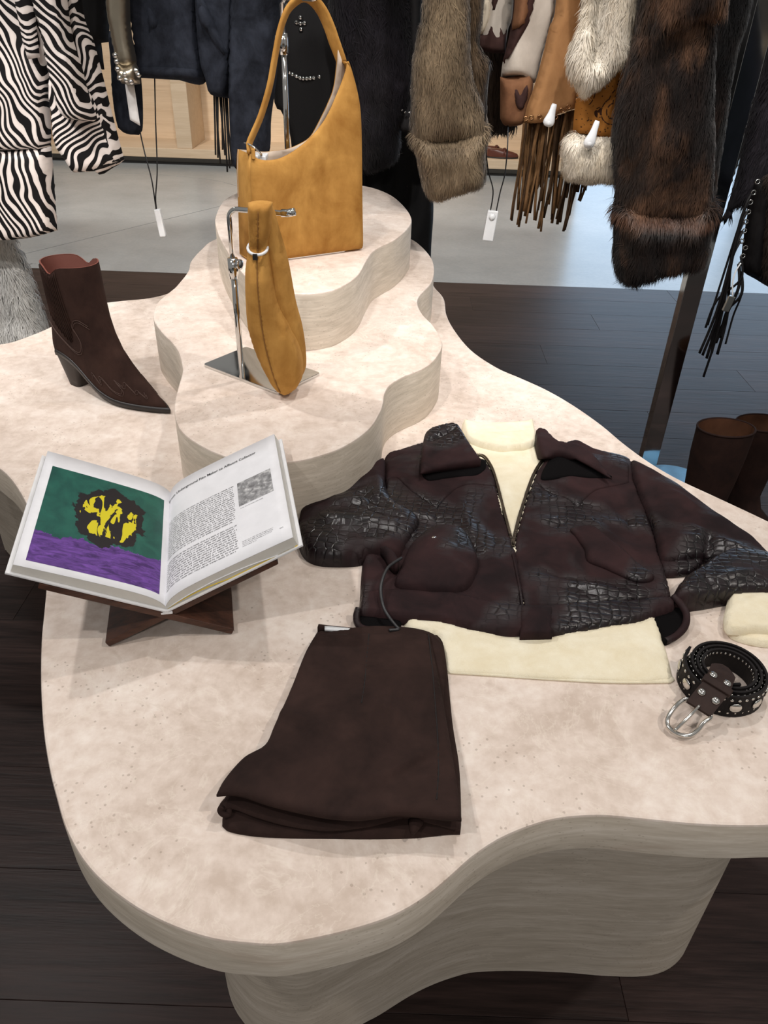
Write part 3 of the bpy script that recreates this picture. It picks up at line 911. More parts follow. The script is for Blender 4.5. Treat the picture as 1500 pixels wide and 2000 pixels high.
Gi = [ring_pts(rr[-1], dip=0.016 * (top[1] - 0.22) / 0.06), ring_pts(rr[-1], inset=0.003, dip=0.016 * (top[1] - 0.22) / 0.06)]
grid_part('top_edge', [[p + np.array([0, 0, 0.0006]) for p in g_] for g_ in Gi], plain('edge_binding', (120, 64, 52), 0.5), boot, closed_v=True)
Gl = [ring_pts(r, inset=0.0032, dip=0.016 * max(0, (r[1] - 0.22) / 0.06)) for r in rr[-9:]]
grid_part('lining', Gl, PINK, boot, closed_v=True, cap0=True, label='terracotta leather lining')
# welt and sole
def sole_ring(grow, dz, pts=64):
    r0 = list(rings[0]); r0[4] += grow; r0[0] -= grow * 0.4; r0[2] += grow * 1.6
    return [p + np.array([0, 0, dz]) for p in ring_pts(tuple(r0), pts)]
BLACKSOLE = plain('black_sole', (30, 25, 24), 0.45)
sg = [sole_ring(0.0, 0.004), sole_ring(0.004, 0.003), sole_ring(0.005, 0.0), sole_ring(0.004, -0.008), sole_ring(-0.003, -0.0095)]
for r_ in sg:
    for k_ in range(len(r_)): r_[k_] = np.array([r_[k_][0], r_[k_][1], max(TT + 0.0008, r_[k_][2])])
grid_part('sole', sg, BLACKSOLE, boot, closed_v=True, cap0=True, cap1=True)
# heel block tapering to its foot
hg = []
for t in np.linspace(0, 1, 6):
    z = 0.080 * (1 - t) + 0.0008 * t
    ub = -0.030 * (1 - t) + 0.0 * t; uf = 0.062 * (1 - t) ** 1.3 + 0.044 * (1 - (1 - t) ** 1.3)
    w = 0.034 * (1 - t) + 0.028 * t
    rg = []
    for j in range(24):
        a = 6.28318 * j / 24
        u = (ub + uf) / 2 - (uf - ub) / 2 * np.sign(math.cos(a)) * abs(math.cos(a)) ** (0.9 if math.cos(a) > 0 else 0.25)
        ww = w * np.sign(math.sin(a)) * abs(math.sin(a)) ** 0.6
        rg.append(boot_pt(u, ww, z - 0.012 * max(0, (u - 0.02)) / 0.04 * (1 - t)))
    hg.append(rg)
grid_part('heel', hg, plain('stacked_heel', (46, 38, 34), 0.5), boot, closed_v=True, cap0=True, cap1=True)
def upper_at(k, side, lvl):
    """a point just outside the upper: k along back-front, lvl along the rings"""
    i = min(len(rr) - 2, int(lvl)); f_ = lvl - i
    r = tuple(np.array(rr[i]) * (1 - f_) + np.array(rr[i + 1]) * f_)
    a = math.acos(1 - 2 * k)
    m = 720
    j = int(round(a / 6.28318 * m)) if side > 0 else m - int(round(a / 6.28318 * m))
    p = ring_pts(r, m, -0.0012, 0.016 * max(0, (r[1] - 0.22) / 0.06))[j % m]
    return p
THREAD = plain('brown_thread', (74, 54, 47), 0.8)
# elastic gore: ribbed panel on each side
RIB = BROWN_SUEDE
for s in (1, -1):
    for kk in np.linspace(0.2, 0.60, 12):
        lo = 9.8 + 4.5 * abs((kk - 0.46) / 0.16) ** 1.6 * (1 if kk > 0.46 else 0.35)
        tube('gore_rib', [upper_at(kk, s, l) for l in np.linspace(lo, len(rr) - 1.4, 9)], 0.0014, RIB, upper, 5)
    crv = [(0.08, 11.4), (0.16, 10.6), (0.26, 9.6), (0.38, 8.7), (0.48, 8.4), (0.57, 9.2), (0.63, 10.8), (0.62, 12.2), (0.60, 12.8), (0.66, 13.8), (0.74, 14.1), (0.84, 13.4)]
    cs = spline(crv, 0.12, False)
    for off in (0.0, 0.35):
        tube('seam', [upper_at(min(0.97, max(0.03, a_)), s, max(0, b_ - off)) for a_, b_ in cs], 0.0007, THREAD, upper, 5)
    wv = spline([(0.52, 3.2), (0.555, 3.9), (0.59, 2.9), (0.63, 3.9), (0.66, 3.6), (0.69, 2.6), (0.74, 2.2), (0.78, 3.0), (0.77, 4.0), (0.81, 3.4), (0.85, 4.0), (0.87, 2.9), (0.9, 3.2), (0.92, 2.4), (0.94, 3.0)], 0.08, False)
    for off in (0.0, 0.4):
        tube('toe_stitching', [upper_at(min(0.985, a_), s, max(0.2, 1.3 * b_ + 0.6 - off)) for a_, b_ in wv], 0.0006, THREAD, upper, 5)
    V_ = []

# ================================================================== open book on its stand
S_ = np.array([-0.067, 0.295, 0.0]); SL = np.linalg.norm(S_); S_ /= SL
near = np.array([-0.297, 0.797, 0.724])
ends = {'L': np.array([-0.482, 0.758, 0.816]), 'R': np.array([-0.109, 0.838, 0.817])}
stand = thing('book_stand', (near[0], near[1] + 0.12, TT), 'crossed dark walnut boards forming a book stand on the table', 'stand')
halves = {}
for k, e in ends.items():
    o = e - near; W = np.linalg.norm(o); o /= W
    n = np.cross(o, S_) if k == 'R' else np.cross(S_, o)
    if n[2] < 0: n = -n
    halves[k] = (o, n / np.linalg.norm(n), W)
# two interlocking boards
for k in ('L', 'R'):
    o, n, W = halves[k]
    top = near + o * (W * 0.80) - n * 0.0055
    low = near - n * 0.0055
    # the board runs on through the crossing to the table on the other side
    tdn = (low[2] - n[2] * 0.005 - TT - 0.001) / o[2]
    bot = low - o * tdn
    c = (top + bot) / 2 + S_ * (SL * 0.5 - 0.012 + (0.0 if k == 'L' else 0.002))
    box('board', c, np.linalg.norm(top - bot) / 2, SL * 0.46, 0.005, WALNUT, stand, ax=(o, S_, n), bev=0.0015)

PAPER = plain('white_paper', (232, 232, 236), 0.55)
PAGES = plain('page_edges', (206, 203, 196), 0.8)
CLOTH = plain('white_cover', (224, 224, 226), 0.5)
INK = plain('black_ink', (44, 44, 48), 0.8)
YEL = plain('yellow_endpaper', (222, 190, 40), 0.6)
book = thing('open_book', (near[0], near[1], near[2]), 'open white art book with a colour plate facing a page of text', 'book')
TB = {'L': 0.015, 'R': 0.018}
MARG = 0.004
PGS = {}
def page(k, w, s, off=0.0):
    """a point on the page: w out from the gutter, s along the spine from the near end (metres)"""
    o, n, W = halves[k]
    t = TB[k]
    h = 0.0045 + 0.006 * math.exp(-w / 0.004) * 0 + t * (1 - math.exp(-w / 0.016)) - (0.004 * (w / W) ** 2)
    return near + o * w + S_ * s + n * (h + off)
for k in ('L', 'R'):
    o, n, W = halves[k]
    # hard cover
    c = near + o * (W / 2 + 0.001) + S_ * (SL / 2) + n * 0.0018
    box('cover', c, W / 2, SL / 2, 0.0016, CLOTH, book, ax=(o, S_, n), bev=0.0008)
    ws = np.concatenate([np.linspace(0.0005, 0.05, 18), np.linspace(0.06, W - 0.005, 10)])
    ss = np.linspace(MARG, SL - MARG, 8)
    # block of pages
    V = []; F = []
    nw = len(ws)
    for s in (ss[0], ss[-1]):
        for w in ws: V.append(near + o * w + S_ * s + n * 0.0038)
        for w in ws: V.append(page(k, w, s, -0.0006))
    def id_(si, lay, i): return si * 2 * nw + lay * nw + i
    for i in range(nw - 1):
        F.append([id_(0, 0, i), id_(0, 0, i + 1), id_(0, 1, i + 1), id_(0, 1, i)])
        F.append([id_(1, 0, i + 1), id_(1, 0, i), id_(1, 1, i), id_(1, 1, i + 1)])
        F.append([id_(0, 0, i), id_(1, 0, i), id_(1, 0, i + 1), id_(0, 0, i + 1)])
        F.append([id_(0, 1, i), id_(0, 1, i + 1), id_(1, 1, i + 1), id_(1, 1, i)])
    F.append([id_(0, 0, nw - 1), id_(1, 0, nw - 1), id_(1, 1, nw - 1), id_(0, 1, nw - 1)])
    F.append([id_(0, 0, 0), id_(0, 1, 0), id_(1, 1, 0), id_(1, 0, 0)])
    recalc(part('page_block', V, F, PAGES, book, False))
    pg = PGS[k] = grid_part('page', [[page(k, w, s) for w in ws] for s in ss], PAPER, book)
    md = pg.modifiers.new('solid', 'SOLIDIFY'); md.thickness = 0.0004; md.offset = 0
# loose leaves and yellow endpaper at the near right
for i, (m_, hh, w1) in enumerate(((YEL, 0.0042, 0.10), (PAPER, 0.008, 0.17))):
    o, n, W = halves['R']
    G = [[near + o * w + S_ * s + n * (0.0036 + hh * math.sin(math.pi * min(1, w / w1)) ** 0.7) for w in np.linspace(0.004, W - 0.006 - 0.004 * i, 16)] for s in (MARG - 0.0016, SL * 0.5, SL - MARG + 0.0012)]
    lf = grid_part('endpaper' if i == 0 else 'loose_leaf', G, m_, book, label='yellow endpaper' if i == 0 else None)
    md = lf.modifiers.new('solid', 'SOLIDIFY'); md.thickness = 0.0005
# spine strip
box('spine', near + S_ * (SL / 2) - np.array([0, 0, 0.0005]), 0.008, SL / 2, 0.002, CLOTH, book, ax=(np.array([S_[1], -S_[0], 0]), S_, (0, 0, 1)), bev=0.0008)


def print_mat(name, kind):
    m, nt, b, tc = new_mat(name)
    uv = nt.nodes['Texture Coordinate'].outputs['UV'] if 'Texture Coordinate' in nt.nodes else [n for n in nt.nodes if n.type == 'TEX_COORD'][0].outputs['UV']
    sep = nd(nt, 'ShaderNodeSeparateXYZ', {0: uv})
    x, y = sep.outputs[0], sep.outputs[1]
    n1 = noise(nt, uv, 6, 5, 0.6, 0.5)
    n2 = noise(nt, mapping(nt, uv, (3, 14, 1), (0, 0, 0.5)), 2.0, 4, 0.7, 1.0)
    if kind == 'colour':
        green = ramp(nt, n1, [(0.3, lin((14, 70, 64))), (0.7, lin((34, 100, 86)))])
        purple = ramp(nt, n2, [(0.35, lin((62, 34, 96))), (0.7, lin((120, 76, 168)))])
        edge = math_n(nt, 'ADD', 0.30, math_n(nt, 'MULTIPLY', math_n(nt, 'SUBTRACT', n1, 0.5), 0.25))
        c = mixc(nt, math_n(nt, 'LESS_THAN', y, edge), green, purple)
        # a loose yellow brushed disc and dark strokes
        dx = math_n(nt, 'SUBTRACT', x, 0.52); dy = math_n(nt, 'SUBTRACT', y, 0.60)
        r2 = math_n(nt, 'ADD', math_n(nt, 'MULTIPLY', dx, dx), math_n(nt, 'MULTIPLY', dy, dy))
        rr_ = math_n(nt, 'ADD', math_n(nt, 'SQRT', r2), math_n(nt, 'MULTIPLY', math_n(nt, 'SUBTRACT', n1, 0.5), 0.25))
        n3 = noise(nt, mapping(nt, uv, (5, 2.2, 1), (0, 0, -0.6)), 1.7, 3, 0.5, 0.8)
        c = mixc(nt, math_n(nt, 'LESS_THAN', rr_, 0.30), c, lin((26, 24, 28)))
        c = mixc(nt, math_n(nt, 'MULTIPLY', math_n(nt, 'LESS_THAN', rr_, 0.24), math_n(nt, 'LESS_THAN', n3, 0.53)), c, lin((214, 200, 34)))
    else:
        c = ramp(nt, n1, [(0.3, lin((92, 92, 94))), (0.52, lin((150, 150, 152))), (0.68, lin((212, 212, 212)))])
    setb(nt, b, col=c, rough=0.45)
    return m


def print_on(name, k, w0, w1, s0, s1, mat, label):
    """printed picture lying on the page; u runs left to right as seen by a reader"""
    ws = np.linspace(w0, w1, 26); ss = np.linspace(s0, s1, 6)
    o = grid_part(name, [[page(k, w, s, 0.0005) for w in ws] for s in ss], mat, PGS[k], label=label)
    uvl = o.data.uv_layers.new(name='UVMap')
    b_ = np.array(base_of(o))
    od, n, W = halves[k]
    for lp in o.data.loops:
        p = np.array(o.data.vertices[lp.vertex_index].co) + b_ - near
        u = (p.dot(od) - w0) / (w1 - w0)
        uvl.data[lp.index].uv = ((1 - u) if k == 'L' else u, (p.dot(S_) - s0) / (s1 - s0))
    return o
WL = halves['L'][2]; WR = halves['R'][2]
print_on('colour_plate', 'L', WL * 0.075, WL * 0.915, SL * 0.06, SL * 0.855, print_mat('abstract_plate', 'colour'), 'green, purple and yellow abstract plate')
print_on('grey_photograph', 'R', WR * 0.63, WR * 0.90, SL * 0.445, SL * 0.66, print_mat('grey_plate', 'grey'), 'small grey toned picture')

# title set in type, bent to the page
def type_on(name, text, k, w0, s0, size, width):
    cu = bpy.data.curves.new('type', 'FONT'); cu.body = text; cu.size = size; cu.resolution_u = 2; cu.offset = 0.00008
    to = bpy.data.objects.new('type', cu); COL.objects.link(to)
    bpy.context.view_layer.update()
    me = to.to_mesh()
    V = np.array([v.co[:] for v in me.vertices]); F = [list(p.vertices) for p in me.polygons]
    to.to_mesh_clear(); bpy.data.objects.remove(to)
    sc = width / V[:, 0].max()
    V3 = [page(k, w0 + x * sc, s0 + y, 0.0009) for x, y, _ in V]
    return part(name, V3, F, INK, PGS[k], False)
type_on('printed_title', 'From Underground Film Maker to Affluent Collector', 'R', WR * 0.015, SL * 0.872, 0.0095, WR * 0.79)


def fine_print(name, blocks, k):
    """columns of tiny set type, drawn as letter strokes"""
    r = random.Random(7)
    V = []; F = []
    def quad(a, b, c, d):
        i = len(V)
        for (w, s) in ((a, c), (b, c), (b, d), (a, d)): V.append(page(k, w, s, 0.0008))
        F.append([i, i + 1, i + 2, i + 3])
    for (w0, w1, s_top, lead, lines, xh, ragged) in blocks:
        for ln in range(lines):
            s = s_top - ln * lead
            w = w0 + (0.0 if ln else 0.0)
            end = w1 - (r.random() * ragged if ln < lines - 1 else ragged * 1.5)
            while w < end:
                for _ in range(r.choice((2, 3, 4, 5, 6, 7, 8))):
                    t = r.random(); lw = xh * 0.62
                    hh = xh * (1.5 if t < 0.2 else 1.0); ds = -xh * 0.45 if 0.2 < t < 0.28 else 0
                    quad(w, w + xh * 0.2, s + ds, s + hh)
                    if t > 0.35: quad(w + lw * 0.55, w + lw * 0.55 + xh * 0.17, s, s + xh)
                    if t > 0.5: quad(w, w + lw * 0.7, s + xh * 0.84, s + xh)
                    w += lw * 1.18
                    if w > end: break
                w += xh * 0.7
    o = part(name, V, F, INK, PGS[k], False)
    o['kind'] = 'stuff'
    return o
fine_print('printed_text', [(WR * 0.03, WR * 0.60, SL * 0.648, SL * 0.0182, 18, 0.0021, 0.003), (WR * 0.03, WR * 0.60, SL * 0.295, SL * 0.0182, 12, 0.0021, 0.003), (WR * 0.64, WR * 0.84, SL * 0.42, SL * 0.012, 1, 0.0013, 0.003), (WR * 0.63, WR * 0.87, SL * 0.145, SL * 0.0125, 4, 0.0012, 0.02), (WR * 0.90, WR * 0.925, SL * 0.115, SL * 0.01, 1, 0.0014, 0.0)], 'R')

# ================================================================== clothes laid on the table
TFR = (np.array([0, 0, TT]), np.array([1.0, 0, 0]), np.array([0, 1.0, 0]), np.array([0, 0, 1.0]))
def tpoly(pts, h, seg=0.006):
    return spline([tuple(at_z(p[0], p[1], TT + h)[:2]) + tuple(p[2:]) for p in pts], seg)
def tp(x, y, h=0.02):
    return tuple(at_z(x, y, TT + h)[:2])

def creases0(u, v, items, h0=0.02):
    z = 0 * u
    for a, b, h, w in items:
        z = z + h * ridge(u, v, tp(*a, h0), tp(*b, h0), w)
    return z

# ---------------------------------------------------------------- cream turtleneck
sw = thing('turtleneck_sweater', (0.28, 1.0, TT), 'cream knit turtleneck laid under the open leather jacket', 'sweater')
swp = tpoly([(905, 848), (1048, 848), (1110, 890), (1190, 990), (1255, 1120), (1285, 1215), (1302, 1270), (1316, 1326, 1), (1250, 1331), (1150, 1327), (1050, 1323), (960, 1317), (872, 1312, 1), (862, 1260), (835, 1240), (790, 1222), (800, 1100), (850, 950), (880, 880)], 0.004)
def sw_top(u, v, d):
    hem = np.clip((v - tp(1000, 1260)[1]) / 0.06, 0, 1)
    z = (0.005 + 0.008 * hem) * dome(d, 0.008 + 0.006 * hem) + 0.0024 * waves(u, v, 21, 12) * dome(d, 0.02) + 0.0012 * waves(u * 0.4, v, 27, 22) * dome(d, 0.012)
    for a, b, h in (((800, 1215), (900, 1232), .006), ((930, 1232), (1030, 1250), .005), ((1060, 1245), (1230, 1235), .004), ((1180, 1250), (1290, 1270), .003), ((930, 1302), (1280, 1312), .002)):
        z = z + h * ridge(u, v, tp(*a), tp(*b), 0.006)
    for a, b, h in (((955, 940), (1000, 1010), .003), ((1040, 900), (1010, 1000), .003), ((940, 885), (1040, 893), .002)):
        z = z + h * ridge(u, v, tp(*a), tp(*b), 0.006)
    return z
panel('body', swp, TFR, 0.006, sw_top, lambda u, v, d: 0 * u + 0.0005, CREAM, sw)
# hem band under-layer with a few ripples
hb = tpoly([(872, 1300), (960, 1304), (1040, 1310), (1100, 1313), (1200, 1318), (1300, 1318), (1318, 1328, 1), (1310, 1333), (1200, 1334), (1080, 1328), (960, 1320), (880, 1315, 1)], 0.002)
panel('hem', hb, TFR, 0.005, lambda u, v, d: 0.0025 + 0 * u, lambda u, v, d: 0.0004 + 0 * u, CREAM, sw)
# folded roll neck
cp = tpoly([(905, 813), (920, 817), (945, 820), (990, 819), (1025, 817), (1042, 812), (1047, 830), (1050, 853), (1030, 864), (1000, 868), (975, 868), (945, 862), (918, 853), (908, 838)], 0.03)
def neck_top(u, v, d):
    z = 0.012 + 0.016 * dome(d, 0.009)
    z = z + 0.004 * ridge(u, v, tp(935, 833, .03), tp(1040, 822, .03), 0.005) + 0.003 * ridge(u, v, tp(920, 840, .03), tp(1000, 852, .03), 0.004) - 0.003 * ridge(u, v, tp(930, 842, .03), tp(1035, 836, .03), 0.004)
    return z
panel('roll_neck', cp, TFR, 0.004, neck_top, lambda u, v, d: 0.002 + 0 * u, CREAM, sw)
nk = tpoly([(912, 850), (975, 862), (1048, 850), (1068, 880), (1050, 920), (1020, 960), (985, 950), (960, 910), (935, 880)], 0.022)
panel('neck_front', nk, TFR, 0.005, lambda u, v, d: 0.008 + 0.004 * dome(d, 0.02) + 0.0012 * waves(u, v, 4, 14), lambda u, v, d: 0.001 + 0 * u, CREAM, sw)
ul_ = tpoly([(1424, 1215), (1422, 1232), (1430, 1243), (1450, 1251), (1480, 1258), (1520, 1260), (1580, 1250), (1580, 1200), (1500, 1195)], 0.006)
panel('sleeve_underside', ul_, TFR, 0.005, lambda u, v, d: 0.010 * dome(d, 0.006) + creases0(u, v, [((1470, 1238), (1490, 1257), .004, .005), ((1440, 1240), (1452, 1250), .003, .004)]), lambda u, v, d: 0.0006 + 0 * u, CREAM, sw)
sl = tpoly([(1430, 1150), (1424, 1165), (1420, 1182), (1416, 1200), (1417, 1222), (1424, 1231, 1), (1450, 1233), (1480, 1230), (1520, 1232), (1580, 1228), (1580, 1160), (1500, 1140)], 0.018)
panel('sleeve', sl, TFR, 0.005, lambda u, v, d: 0.010 + 0.013 * dome(d, 0.007) + 0.0022 * waves(u, v, 8, 14) + creases0(u, v, [((1424, 1168), (1432, 1230), -.003, .003), ((1440, 1185), (1500, 1165), .004, .008), ((1450, 1215), (1500, 1205), .003, .008)]), lambda u, v, d: 0.0085 + 0 * u, CREAM, sw)

# ---------------------------------------------------------------- embossed leather jacket
def croc():
    m, nt, b, tc = new_mat('embossed_leather')
    mask = noise(nt, tc, 6.5, 3, 0.5, 0.4)
    mk = ramp(nt, mask, [(0.47, 0.0), (0.58, 1.0)])
    wv = noise(nt, tc, 9, 2)
    warp = nd(nt, 'ShaderNodeVectorMath', {0: tc, 1: nd(nt, 'ShaderNodeVectorMath', {0: nd(nt, 'ShaderNodeTexNoise', {'Vector': tc, 'Scale': 30.0, 'Detail': 2.0}).outputs[1], 1: (0.008, 0.008, 0.0)}, operation='MULTIPLY').outputs[0]}, operation='ADD').outputs[0]
    br = nd(nt, 'ShaderNodeTexVoronoi', {'Vector': mapping(nt, warp, (0.85, 1.15, 0.2), (0, 0, 0.12)), 'Scale': 78.0, 'Randomness': 0.42}, feature='DISTANCE_TO_EDGE')
    vo = nd(nt, 'ShaderNodeTexVoronoi', {'Vector': tc, 'Scale': 240.0}, feature='F1').outputs[0]
    fine = noise(nt, tc, 330, 4, 0.7)
    gap = ramp(nt, br.outputs[0], [(0.0, 0.0), (0.10, 0.75), (0.35, 1.0)])
    scaly = math_n(nt, 'ADD', math_n(nt, 'MULTIPLY', gap, 1.0), math_n(nt, 'MULTIPLY', noise(nt, tc, 120, 3, 0.6), 0.45))
    h = math_n(nt, 'ADD', math_n(nt, 'MULTIPLY', math_n(nt, 'MULTIPLY', scaly, mk), 0.9), math_n(nt, 'MULTIPLY', fine, 0.18))
    nap = noise(nt, tc, 14, 5, 0.6, 0.5)
    su = ramp(nt, nap, [(0.33, lin((27, 16, 18))), (0.68, lin((52, 32, 33)))])
    gl = mixc(nt, math_n(nt, 'MULTIPLY', gap, 1.0), lin((10, 7, 8)), lin((30, 21, 24)))
    setb(nt, b, col=mixc(nt, mk, su, gl), rough=ramp(nt, mk, [(0.0, 0.8), (1.0, 0.30)]), spec=ramp(nt, mk, [(0.0, 0.2), (1.0, 0.5)]))
    setb(nt, b, normal=bump(nt, h, 0.55, 0.0022))
    return m
LEATHER = croc()
JDARK = plain('dark_lining_and_shade', (9, 7, 8), 0.9, spec=0.1)
jk = thing('leather_jacket', (0.28, 1.0, TT), 'dark brown cropped leather jacket with embossed scales, laid half open', 'jacket')
lf_px = [(900, 868), (935, 892), (957, 912), (970, 945), (984, 1000), (998, 1044), (1008, 1072), (1018, 1115), (1025, 1150), (1027, 1192, 1), (960, 1186), (893, 1170), (780, 1162), (703, 1166, 1), (706, 1113), (712, 1080), (735, 1040), (745, 980), (751, 935), (750, 892), (785, 878), (822, 866), (860, 858)]
rf_px = [(1002, 1066), (1010, 1028), (1022, 985), (1043, 928), (1067, 892), (1090, 872), (1125, 862), (1163, 879), (1230, 898), (1240, 943), (1257, 987), (1277, 1040), (1288, 1085), (1302, 1122), (1315, 1170, 1), (1217, 1180), (1080, 1190), (1018, 1192, 1), (1006, 1120)]
lfp = tpoly(lf_px, 0.012); rfp = tpoly(rf_px, 0.012)
def creases(u, v, items, h0=0.03):
    z = 0 * u
    for a, b, h, w in items:
        z = z + h * ridge(u, v, tp(*a, h0), tp(*b, h0), w)
    return z
LCR = [((760, 985), (850, 1000), .006, .009), ((850, 1000), (960, 1080), -.004, .01), ((930, 1045), (1000, 1120), .004, .010), ((780, 1130), (940, 1120), .004, .01), ((860, 930), (940, 940), .004, .012), ((900, 960), (930, 1060), .003, .009), ((945, 960), (975, 1060), -.003, .008)]
RCR = [((1030, 1010), (1120, 1000), .005, .01), ((1040, 1060), (1140, 1075), .004, .009), ((1070, 1120), (1240, 1150), .005, .009), ((1060, 960), (1200, 975), .004, .011), ((1190, 960), (1265, 1050), -.005, .010), ((1150, 1000), (1260, 1090), .005, .012), ((1060, 1100), (1150, 1125), -.004, .008), ((1035, 1085), (1120, 1090), -.003, .006)]
def lf_h(u, v, d):
    return 0.002 + 0.016 * dome(d, 0.008) + 0.0030 * waves(u, v, 31, 11) * dome(d, 0.02) + 0.0016 * waves(u * 0.5, v, 37, 26) * dome(d, 0.02) + creases(u, v, LCR) * dome(d, 0.03)
def rf_h(u, v, d):
    return 0.003 + 0.016 * dome(d, 0.008) + 0.0030 * waves(u, v, 33, 11) * dome(d, 0.02) + 0.0016 * waves(u * 0.5, v, 39, 26) * dome(d, 0.02) + creases(u, v, RCR) * dome(d, 0.03)
Z0 = lambda u, v, d: 0.0006 + 0 * u
panel('front_panel', lfp, TFR, 0.0055, lf_h, Z0, LEATHER, jk)
panel('front_panel', rfp, TFR, 0.0055, rf_h, Z0, LEATHER, jk)
def over(name, px, poly, fn, th, mat=None, h0=0.018, edge=0.004, parent=jk, label=None):
    """a piece sewn on top of another: follows it, a little proud"""
    def under(u, v):
        P = np.c_[u, v]
        d = edge_dist(poly, P); d[~inside(poly, P)] = 0
        return fn(u, v, d)
    q = tpoly(px, h0, 0.005)
    return panel(name, q, TFR, 0.005, lambda u, v, d: under(u, v) + th * (0.35 + 0.65 * dome(d, edge)), lambda u, v, d: under(u, v) - 0.003, mat or LEATHER, parent, label)
over('yoke', [(754, 934), (773, 933), (795, 950), (815, 968), (853, 993, 1), (875, 970), (893, 953), (930, 948), (970, 947, 1), (958, 918), (934, 897), (870, 885), (815, 880), (770, 893), (755, 905)], lfp, lf_h, 0.0025)
over('yoke', [(1052, 925), (1050, 945), (1085, 968), (1131, 992, 1), (1148, 970), (1170, 957), (1228, 943, 1), (1222, 903), (1165, 888), (1120, 880), (1080, 890)], rfp, rf_h, 0.0025)
over('pocket_flap', [(1113, 1037), (1135, 1033), (1157, 1034), (1200, 1067), (1240, 1100), (1277, 1131), (1243, 1139), (1195, 1118), (1150, 1099), (1140, 1073), (1125, 1052)], rfp, rf_h, 0.009, edge=0.007)
# the near sleeve end pushes the other pocket out
pk = tpoly([(772, 1115), (782, 1095), (795, 1066), (815, 1040), (847, 1019), (893, 1022), (920, 1042), (938, 1090), (925, 1130), (895, 1147), (840, 1146), (785, 1140), (768, 1130)], 0.03)
panel('pocket', pk, TFR, 0.005, lambda u, v, d: 0.012 + 0.005 * dome(d, 0.006) + 0.024 * dome(d, 0.06) + 0.002 * waves(u, v, 14, 14) + creases(u, v, [((800, 1110), (900, 1105), .003, .008), ((830, 1040), (900, 1060), .003, .01)], .05), lambda u, v, d: 0.006 + 0 * u, LEATHER, jk)
# waistband
wl = tpoly([(704, 1151, 1), (780, 1147), (893, 1155), (960, 1171), (1028, 1178, 1), (1030, 1231, 1), (977, 1229), (927, 1221), (860, 1207), (760, 1198), (700, 1191, 1)], 0.022)
wr = tpoly([(1022, 1177, 1), (1080, 1176), (1217, 1166), (1312, 1159, 1), (1322, 1182), (1272, 1200), (1233, 1210), (1167, 1220), (1080, 1232), (1022, 1231, 1)], 0.022)
wb = lambda u, v, d: 0.006 + 0.0165 * dome(d, 0.007) + 0.0022 * waves(u, v, 41, 13)
panel('waistband', wl, TFR, 0.005, wb, Z0, LEATHER, jk)
panel('waistband', wr, TFR, 0.005, wb, Z0, LEATHER, jk)
wtab = tpoly([(1016, 1178, 1), (1080, 1177, 1), (1081, 1232, 1), (1018, 1232, 1)], 0.026)
panel('waist_tab', wtab, TFR, 0.005, lambda u, v, d: 0.021 + 0.004 * dome(d, 0.004), lambda u, v, d: 0.002 + 0 * u, LEATHER, jk)
# open hem ends showing the dark inside
ho = tpoly([(700, 1190), (697, 1208), (702, 1222), (720, 1228), (750, 1229), (776, 1229), (784, 1218), (770, 1202), (735, 1196)], 0.008)
panel('hem_inside', ho, TFR, 0.005, lambda u, v, d: 0.008 + 0.002 * dome(d, 0.01), Z0, JDARK, jk, label='dark inside of the jacket hem')
tube('hem_edge', spline3([np.array([*tp(x, y, h), TT + h]) for x, y, h in ((700, 1188, .02), (696, 1203, .014), (699, 1219, .008), (712, 1228, .007), (745, 1230, .007), (777, 1230, .007))], 6), 0.005, LEATHER, jk, 8)
ho2 = tpoly([(1274, 1200), (1300, 1193), (1325, 1183), (1340, 1202), (1335, 1225), (1318, 1242), (1300, 1250), (1292, 1232), (1282, 1215)], 0.012)
panel('hem_inside', ho2, TFR, 0.005, lambda u, v, d: 0.010 + 0.002 * dome(d, 0.01), Z0, JDARK, jk, label='dark inside of the jacket hem')
tube('hem_edge', spline3([np.array([*tp(x, y, h), TT + h]) for x, y, h in ((1316, 1165, .022), (1332, 1183, .022), (1341, 1202, .018), (1337, 1224, .012), (1320, 1242, .008), (1300, 1252, .007))], 6), 0.0055, LEATHER, jk, 8)
# sleeves
sl1 = tpoly([(752, 890), (705, 918), (640, 960), (600, 984), (583, 994), (580, 1030), (590, 1064), (615, 1081), (657, 1085), (700, 1083), (730, 1076), (760, 1084), (784, 1082), (800, 1055), (822, 1022), (818, 1003), (790, 985), (766, 966), (755, 935)], 0.025)
SC1 = [((640, 975), (740, 960), .007, .010), ((620, 1000), (780, 1010), .008, .016), ((680, 1040), (770, 1060), .006, .010), ((700, 950), (760, 985), -.008, .010), ((690, 975), (800, 1008), -.005, .007), ((610, 1060), (700, 1070), -.006, .010), ((735, 905), (745, 960), .005, .008), ((650, 955), (730, 930), -.005, .008)]
panel('sleeve', sl1, TFR, 0.0055, lambda u, v, d: 0.001 + 0.016 * dome(d, 0.010) + 0.020 * dome(d, 0.05) + 0.0035 * waves(u, v, 51, 13) * dome(d, 0.02) + creases(u, v, SC1, .045) * dome(d, 0.03), Z0, LEATHER, jk)
ct = tpoly([(743, 1068), (753, 1066), (772, 1080), (780, 1098), (772, 1106), (760, 1096), (752, 1080)], 0.036)
panel('cuff_tab', ct, TFR, 0.004, lambda u, v, d: 0.034 + 0.006 * dome(d, 0.006), lambda u, v, d: 0.02 + 0 * u, LEATHER, jk)
sl2 = tpoly([(1230, 897), (1267, 910), (1307, 933), (1353, 963), (1400, 997), (1443, 1027), (1477, 1050), (1510, 1083), (1535, 1120), (1500, 1135), (1450, 1110), (1395, 1084), (1340, 1090), (1292, 1089), (1279, 1040), (1258, 987), (1241, 943)], 0.022)
